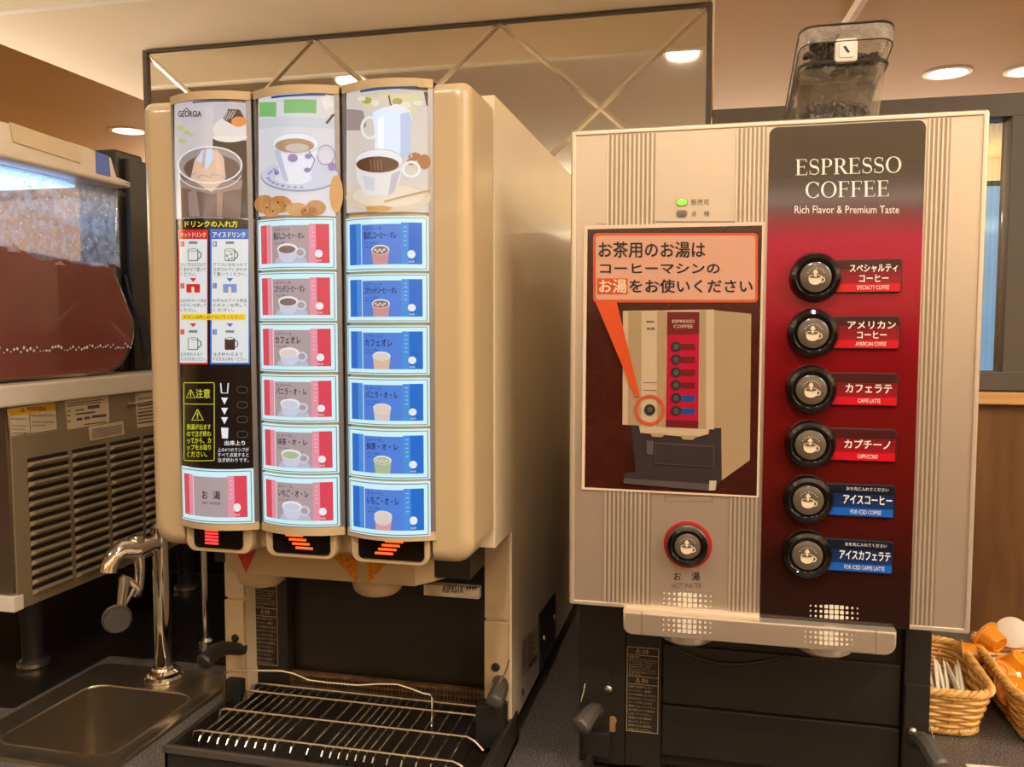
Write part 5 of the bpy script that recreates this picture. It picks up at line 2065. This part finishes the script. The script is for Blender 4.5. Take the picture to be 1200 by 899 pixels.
# resample the rim so that the top edge can undulate
dense = []
for i in range(len(prof)):
    a, b_ = prof[i], prof[(i + 1) % len(prof)]
    for k in range(8):
        dense.append((a[0] + (b_[0] - a[0]) * k / 8, a[1] + (b_[1] - a[1]) * k / 8))
body = cut_top(dense, ftop)
m = MB()
m.prism(body, 'X', TKX0 + 0.006, TKX1 - 0.005, JUICE, 0.004, 2, True)
ys = [1.0 + 0.3 * k / 14 for k in range(15)]
rj = random.Random(5)
for k in range(70):
    y, x = rj.uniform(0.9, 1.29), rj.uniform(TKX0 + 0.03, TKX1 - 0.02)
    m.lathe((x, y, ftop(y) - 0.004), (0, 0, 1), [(0.020, 0), (0.016, 0.006 + 0.006 * rj.random()), (0.006, 0.012)], FOAM, 10)
o = m.build('red_slush', None, off=(-1.17, 1.1, 1.326))
tag(o, 'dark red frozen drink filling the clear tank at the left edge', 'frozen drink', kind='stuff')
# frost and droplets on the inside of the tank above the drink
m = MB()
for k in range(170):
    y, z = rj.uniform(0.95, 1.285), rj.uniform(1.53, 1.63)
    r_ = rj.uniform(0.0006, 0.0016)
    m.lathe((TKX1 - 0.0025, y, z), (1, 0, 0), [(r_ * 1.4, 0), (r_, 0.0006), (r_ * 0.2, 0.0009)], ICE, 6, close=False)
for k in range(60):
    y, z = 0.95 + 0.38 * k / 60, 1.372 + rj.uniform(-0.004, 0.004)
    r_ = rj.uniform(0.0008, 0.002)
    m.lathe((TKX1 + 0.0005, y, z), (1, 0, 0), [(r_ * 1.4, 0), (r_, 0.0006), (r_ * 0.2, 0.0009)], ICE, 6, close=False)
o = m.build('condensation', tank, fixn=False)
FROST = mat_frost('frosted_film', (0.70, 0.80, 0.92), 0.36)
fpts = [(0.87, ftop(0.87) + 0.012)] + [(0.87 + 0.44 * k / 24, ftop(0.87 + 0.44 * k / 24) + 0.004 + 0.002 * math.sin(k * 1.7)) for k in range(25)] + [(1.308, 1.640), (0.87, 1.640)]
fm = MB()
fm.add([(TKX1 - 0.004, y, z) for y, z in fpts[1:]], [list(range(len(fpts) - 1))], FROST)
fm.build('frost_film', tank, fixn=False)
fm = MB()
fm.add([(TKX0 + 0.004, y, z) for y, z in fpts[1:]], [list(range(len(fpts) - 1))], FROST)
fm.build('frost_film', tank, fixn=False)
tag(o, kind='stuff')

# white card standing on the lid at the picture's left edge
cdz = 1.706
cy_ = onX(3, 130, -1.02).y
cb = MB()
cb.box(-1.13, -1.024, 0.86, 1.046, cdz + 0.001, cdz + 0.042, PAPER, 0.002)
o = cb.build('white_carton', None, off=(-1.08, 0.95, cdz + 0.001))
tag(o, 'white carton on top of the frozen drink machine lid, at the left edge', 'carton')

# cables hanging behind the tank
m = MB()
m.tube([(-0.985, 1.40, 1.60), (-0.965, 1.402, 1.545), (-0.95, 1.405, 1.50)], 0.009, mat('beige_hose', (206, 176, 132), 0.4, noise=0.05), 10)
o = m.build('beige_hose', None, off=(-0.985, 1.40, 1.50))
tag(o, 'short beige hose beside the black column behind the clear tank', 'hose')
m = MB()
pts = [onY(px, py, 1.385) for px, py in ((147, 322), (152, 345), (159, 362), (165, 378), (169, 400), (171, 418), (172, 428))]
m.tube(pts, 0.0032, BLACK_RUB, 8)
m.tube([onY(166, 372, 1.384), onY(172, 412, 1.384)], 0.0085, BLACK_RUB, 10)
o = m.build('power_cable', None, off=tuple(pts[-1]))
tag(o, 'black cable with a thick plug hanging behind the clear tank', 'cable')

# ================================================================== SINK AND TAPS
sk = thing('sink', (-0.84, 1.02, ZT), 'small stainless steel sink set into the counter left of the black drip tray', 'sink')
RX0, RX1, RY0, RY1 = -0.972, -0.722, 0.880, 1.182
SINKM = mat('sink_steel', (186, 172, 150), 0.26, metal=0.95, noise=0.08, nscale=12)


def loops(levels, m_, close_last=True, mb=None):
    vs, fs = [], []
    n = None
    for (x0, x1, y0, y1, r_, z) in levels:
        A = rrect(x0, y0, x1, y1, r_, 8)
        n = len(A)
        vs += [(x, y, z) for x, y in A]
    for L in range(len(levels) - 1):
        for i in range(n):
            fs.append([L * n + i, L * n + (i + 1) % n, (L + 1) * n + (i + 1) % n, (L + 1) * n + i])
    if close_last:
        fs.append([(len(levels) - 1) * n + i for i in range(n)])
    mb.add(vs, fs, m_, True)


m = MB()
z = ZT
loops([(RX0, RX1, RY0, RY1, 0.022, z + 0.0002), (RX0 + 0.001, RX1 - 0.001, RY0 + 0.001, RY1 - 0.001, 0.022, z + 0.004), (RX0 + 0.006, RX1 - 0.006, RY0 + 0.006, RY1 - 0.006, 0.019, z + 0.0045), (RX0 + 0.012, RX1 - 0.012, RY0 + 0.012, RY1 - 0.012, 0.016, z + 0.0025),
       (SX0 - 0.006, SX1 + 0.006, SY0 - 0.006, SY1 + 0.006, 0.032, z + 0.0025), (SX0 - 0.002, SX1 + 0.002, SY0 - 0.002, SY1 + 0.002, 0.030, z + 0.0035), (SX0, SX1, SY0, SY1, 0.028, z), (SX0 + 0.002, SX1 - 0.002, SY0 + 0.002, SY1 - 0.002, 0.027, z - 0.09),
       (SX0 + 0.008, SX1 - 0.008, SY0 + 0.008, SY1 - 0.008, 0.024, z - 0.112), (SX0 + 0.02, SX1 - 0.02, SY0 + 0.02, SY1 - 0.02, 0.016, z - 0.120)], SINKM, True, m)
m.build('basin', sk)
m = MB()
m.lathe(((SX0 + SX1) / 2, (SY0 + SY1) / 2, z - 0.1195), (0, 0, 1), [(0.024, 0), (0.022, 0.0015), (0.018, -0.001), (0.004, -0.001)], CHROME, 24)
m.build('drain', sk)

gt = thing('glass_filler_tap', (-0.836, 1.15, ZT + 0.003), 'chrome column tap with an arched spout and round black push pad over the sink', 'tap')
tx, ty = -0.836, 1.15
m = MB()
m.lathe((tx, ty, ZT + 0.003), (0, 0, 1), [(0.029, 0), (0.029, 0.004), (0.025, 0.007), (0.024, 0.012), (0.018, 0.016), (0.0165, 0.020), (0.0125, 0.022)], CHROME, 36)
m.build('base_flange', gt)
m = MB()
m.lathe((tx, ty, ZT + 0.02), (0, 0, 1), [(0.0125, 0), (0.0125, 0.200), (0.0135, 0.204), (0.0135, 0.226), (0.008, 0.232)], CHROME, 28)
m.build('column', gt)
m = MB()
h2 = onY(160, 644, ty - 0.045)
hd = [Vector((tx, ty, 1.068)), onY(176, 638, ty - 0.02), h2, onY(144, 644, ty - 0.060), onY(133, 653, ty - 0.072), onY(128, 664, ty - 0.078), onY(127, 671, ty - 0.080)]
m.tube(hd, [0.0105, 0.0115, 0.0165, 0.0150, 0.0135, 0.0125, 0.0125], CHROME, 18)
m.lathe(h2 + Vector((0, 0, 0.012)), (0, 0, 1), [(0.0120, 0), (0.0115, 0.005), (0.009, 0.009), (0.002, 0.010)], CHROME, 20)
m.tube([h2 + Vector((0.002, 0, 0)), onY(164, 664, ty - 0.045), onY(163, 686, ty - 0.048), onY(158, 697, ty - 0.05)], [0.011, 0.0075, 0.0075, 0.009], CHROME, 14)
m.build('spout', gt)
m = MB()
pv = onY(150, 680, ty - 0.062)
pd = onY(137, 725, ty - 0.095)
m.tube([onY(162, 690, ty - 0.052), pv, onY(141, 677, ty - 0.070)], 0.0060, CHROME, 12)
m.tube([onY(146, 678, ty - 0.068), onY(144, 696, ty - 0.078), onY(142, 712, ty - 0.088)], [0.0080, 0.0075, 0.0062], CHROME, 12)
m.tube([onY(158, 688, ty - 0.056), onY(150, 703, ty - 0.078), onY(144, 713, ty - 0.086)], 0.0026, CHROME, 8)
m.build('lever_arm', gt)
m = MB()
ax = (CAM - pd)
ax.z *= 0.3
ax.normalize()
m.lathe(pd - ax * 0.004, ax, [(0.0195, 0), (0.0205, 0.002), (0.0205, 0.008), (0.0185, 0.0095), (0.0175, 0.0085), (0.0005, 0.0088)], mat('push_pad_rubber', (70, 66, 58), 0.55, noise=0.06), 36)
m.build('push_pad', gt)

tp = thing('water_pipe', (-0.842, 1.275, ZT), 'thin upright chrome pipe with a small round foot behind the black lever', 'pipe')
m = MB()
m.lathe((-0.842, 1.275, ZT), (0, 0, 1), [(0.016, 0), (0.016, 0.004), (0.012, 0.006), (0.0115, 0.018), (0.006, 0.022)], CHROME, 24)
m.build('base_flange', tp)
m = MB()
m.lathe((-0.842, 1.275, ZT + 0.015), (0, 0, 1), [(0.0052, 0), (0.0052, 0.30)], CHROME, 16)
m.build('pipe', tp)

# ================================================================== BASKETS
WICK = mat('wicker_straw', (214, 158, 76), 0.5, noise=0.22, nscale=70)
WICK2 = mat('wicker_straw_light', (228, 178, 100), 0.5, noise=0.18, nscale=70)


def basket(loc, bx, by, flare, h_front, h_back, label, rows=11):
    root = thing('wicker_basket', loc, label, 'basket')
    ox, oy, oz = loc

    def outline(t):
        """corner loop at relative height t, as list of points; rim height differs front/back"""
        e = flare * t
        pts = []
        A = rrect(-bx - e, -by - e, bx + e, by + e, 0.026 + 0.01 * t, 6)
        # even resampling round the loop
        P_ = [Vector((x, y, 0)) for x, y in A]
        L_ = [0]
        for i in range(len(P_)):
            L_.append(L_[-1] + (P_[(i + 1) % len(P_)] - P_[i]).length)
        N = 96
        j = 0
        for k in range(N):
            d = L_[-1] * k / N
            while L_[j + 1] < d:
                j += 1
            f = (d - L_[j]) / max(1e-9, L_[j + 1] - L_[j])
            p = P_[j % len(P_)].lerp(P_[(j + 1) % len(P_)], f)
            hh = h_front + (h_back - h_front) * max(0, min(1, (p.y + by) / (2 * by)))
            pts.append(Vector((p.x, p.y, hh * t)))
        return pts
    w = MB()
    per = 6
    for r_ in range(rows):
        t = 0.10 + 0.80 * r_ / (rows - 1)
        ol = outline(t)
        N = len(ol)
        out = []
        for k, p in enumerate(ol):
            nrm = Vector((p.x / (bx + 0.02), p.y / (by + 0.02), 0))
            nrm.normalize()
            s = math.sin(2 * PI * k / (2 * per) + (PI if r_ % 2 else 0))
            out.append(Vector((ox, oy, oz)) + p + nrm * 0.0022 * s + Vector((0, 0, 0.003)))
        w.tube(out, 0.0030 if rows > 9 else 0.0034, WICK if r_ % 2 else WICK2, 6, closed=True)
    for k in range(0, 96, per):
        st = []
        for t in (0.02, 0.35, 0.65, 0.97):
            p = outline(t)[(k + per // 2) % 96]
            st.append(Vector((ox, oy, oz + 0.003)) + p)
        w.tube(st, 0.0019, WICK, 6)
    # floor and twisted foot
    A = rrect(-bx, -by, bx, by, 0.026, 6)
    n = len(A)
    w.add([(ox + x, oy + y, oz + 0.004) for x, y in A] + [(ox + x, oy + y, oz + 0.007) for x, y in A], [list(range(n)), list(range(n, 2 * n))] + [[i, (i + 1) % n, n + (i + 1) % n, n + i] for i in range(n)], WICK, False)
    w.build('woven_body', root)
    for (nm, t, rr_, hz) in (('braided_rim', 1.0, 0.0034, 0.0), ('braided_foot', 0.04, 0.0034, 0.001)):
        b2 = MB()
        ol = outline(t)
        N = len(ol)
        big = []
        for k in range(N * 3):
            a, c_ = ol[(k // 3) % N], ol[(k // 3 + 1) % N]
            big.append(a.lerp(c_, (k % 3) / 3.0))
        for ph in range(3):
            pts = []
            for k, p in enumerate(big):
                nrm = Vector((p.x / (bx + 0.02), p.y / (by + 0.02), 0))
                nrm.normalize()
                a = 2 * PI * k / 14.4 + 2 * PI * ph / 3
                pts.append(Vector((ox, oy, oz + 0.004 + hz)) + p + nrm * rr_ * 0.9 * math.cos(a) + Vector((0, 0, rr_ * 0.9 * math.sin(a))))
            b2.tube(pts, rr_, WICK2 if ph else WICK, 6, closed=True)
        b2.build(nm, root)
    return root


B1 = (0.318, 1.318, ZT)
basket(B1, 0.040, 0.082, 0.017, 0.062, 0.066, 'wicker basket of white paper sticks right of the espresso dispenser', 10)
B2 = (0.480, 1.318, ZT)
basket(B2, 0.064, 0.098, 0.022, 0.070, 0.074, 'wicker basket of orange portion cups at the right edge', 10)

# white paper sticks, lying front to back
STK = mat('stick_paper', (226, 214, 194), 0.55, noise=0.05, nscale=120)
sb = MB()
Ls = 0.118
vs, fs = [], []
prof = [(-0.5, 0.0006), (-0.44, 0.0008), (-0.40, 0.0034), (0, 0.0040), (0.40, 0.0034), (0.44, 0.0008), (0.5, 0.0006)]
for (u, hh) in prof:
    for k in range(10):
        a = 2 * PI * k / 10
        vs.append((0.0074 * math.cos(a), u * Ls, hh * 0.72 * math.sin(a)))
for i in range(len(prof) - 1):
    for k in range(10):
        fs.append([i * 10 + k, i * 10 + (k + 1) % 10, (i + 1) * 10 + (k + 1) % 10, (i + 1) * 10 + k])
fs += [list(range(10)), [60 + k for k in range(10)]]
sb.add(vs, fs, STK, True)
stick0 = sb.build('paper_stick', None)
SLAB = 'slim white paper stick lying in the wicker basket right of the espresso dispenser'
rs = random.Random(11)
first = True
ns = 0
for layer in range(2):
    for k in range(12):
        o = stick0 if first else stick0.copy()
        if not first:
            COL.objects.link(o)
        first = False
        x = B1[0] - 0.036 + 0.0066 * k + rs.uniform(-0.0008, 0.0008)
        z = ZT + 0.026 + layer * 0.022 + (0.003 if k % 3 == 0 else 0)
        o.location = (x, B1[1] - 0.010 + rs.uniform(-0.006, 0.012), z)
        o.rotation_euler = (math.radians(5 + 6 * layer + rs.uniform(-2, 5)), math.radians(72 + rs.uniform(-12, 12)), math.radians(rs.uniform(-3, 3) + 4))
        tag(o, SLAB, 'paper stick', 'white paper sticks in the basket')

# orange portion cups with foil lids
ORC = mat('orange_cup_plastic', (224, 138, 24), 0.22, coat=0.4, noise=0.06, nscale=20)
FOIL = mat('cup_foil', (226, 214, 200), 0.3, metal=0.3, noise=0.05)
cb = MB()
cb.lathe((0, 0, 0), (0, 0, 1), [(0.0005, 0.0012), (0.0095, 0.0012), (0.0105, 0.0), (0.0138, 0.0), (0.0148, 0.0015), (0.0188, 0.0220), (0.0195, 0.0235), (0.0232, 0.0240), (0.0232, 0.0252), (0.0005, 0.0252)], ORC, 36, close=False)
cup_body = cb.build('cup', None)
cb = MB()
cb.lathe((0, 0, 0.0252), (0, 0, 1), [(0.0005, 0.0006), (0.021, 0.0006), (0.0236, 0.0002), (0.0238, -0.0006)], FOIL, 36, close=False)
cb.box(0.022, 0.028, -0.004, 0.004, 0.0248, 0.0254, FOIL)
cup_foil = cb.build('foil_lid', None)
used = [False]


def portion_cup(loc, rot, label):
    r_ = thing('portion_cup', loc, label, 'portion cup', 'orange portion cups in the basket', rot)
    for src in (cup_body, cup_foil):
        o = src if not used[0] else src.copy()
        if used[0]:
            COL.objects.link(o)
        o.parent = r_
    used[0] = True


def at(px, py, z):
    p = onZ(px, py, z)
    return (p.x, p.y, p.z)


D_ = math.radians
HID = 'orange portion cup under the others in the right-hand basket'
portion_cup(at(1172, 757, 0.934), (D_(-70), D_(0), D_(38)), 'large orange portion cup tipped on its side, topmost in the right-hand basket')
portion_cup(at(1153, 767, 0.918), (D_(-105), D_(12), D_(70)), 'orange portion cup below the topmost one, against the basket corner')
portion_cup(at(1171, 786, 0.916), (D_(-128), D_(-12), D_(-8)), 'orange portion cup in front of the topmost, its round end showing')
portion_cup(at(1198, 806, 0.912), (D_(-115), D_(30), D_(40)), 'orange portion cup nearest the front of the right-hand basket')
portion_cup(at(1198, 772, 0.925), (D_(-150), D_(20), D_(20)), 'orange portion cup at the right edge, beside the topmost')
portion_cup(at(1189, 745, 0.925), (D_(62), D_(-15), D_(-20)), 'portion cup behind the topmost with its white foil lid showing')
for (x, y, z, rx) in ((0.47, 1.36, 0.872, 180), (0.52, 1.37, 0.870, 0), (0.47, 1.30, 0.871, 90), (0.53, 1.31, 0.870, 180), (0.48, 1.25, 0.870, 180), (0.53, 1.25, 0.871, 90)):
    portion_cup((x, y, z + (0.012 if rx == 180 else 0)), (D_(rx), 0, D_(30 * (x > 0.5))), HID)

# corner of a paper sheet on the counter
pa = [onZ(1131, 896, ZT), onZ(1200, 902, ZT)]
dx = (pa[1] - pa[0])
dx.z = 0
dx.normalize()
nrm = Vector((dx.y, -dx.x, 0))
m = MB()
q_ = [pa[0], pa[0] + dx * 0.14, pa[0] + dx * 0.14 + nrm * 0.1, pa[0] + nrm * 0.1]
m.prism([(p.x, p.y) for p in q_], 'Z', ZT + 0.0002, ZT + 0.0010, PAPER)
o = m.build('paper_sheet', None, off=tuple(pa[0]))
tag(o, 'white paper sheet on the counter in front of the wicker baskets', 'paper')
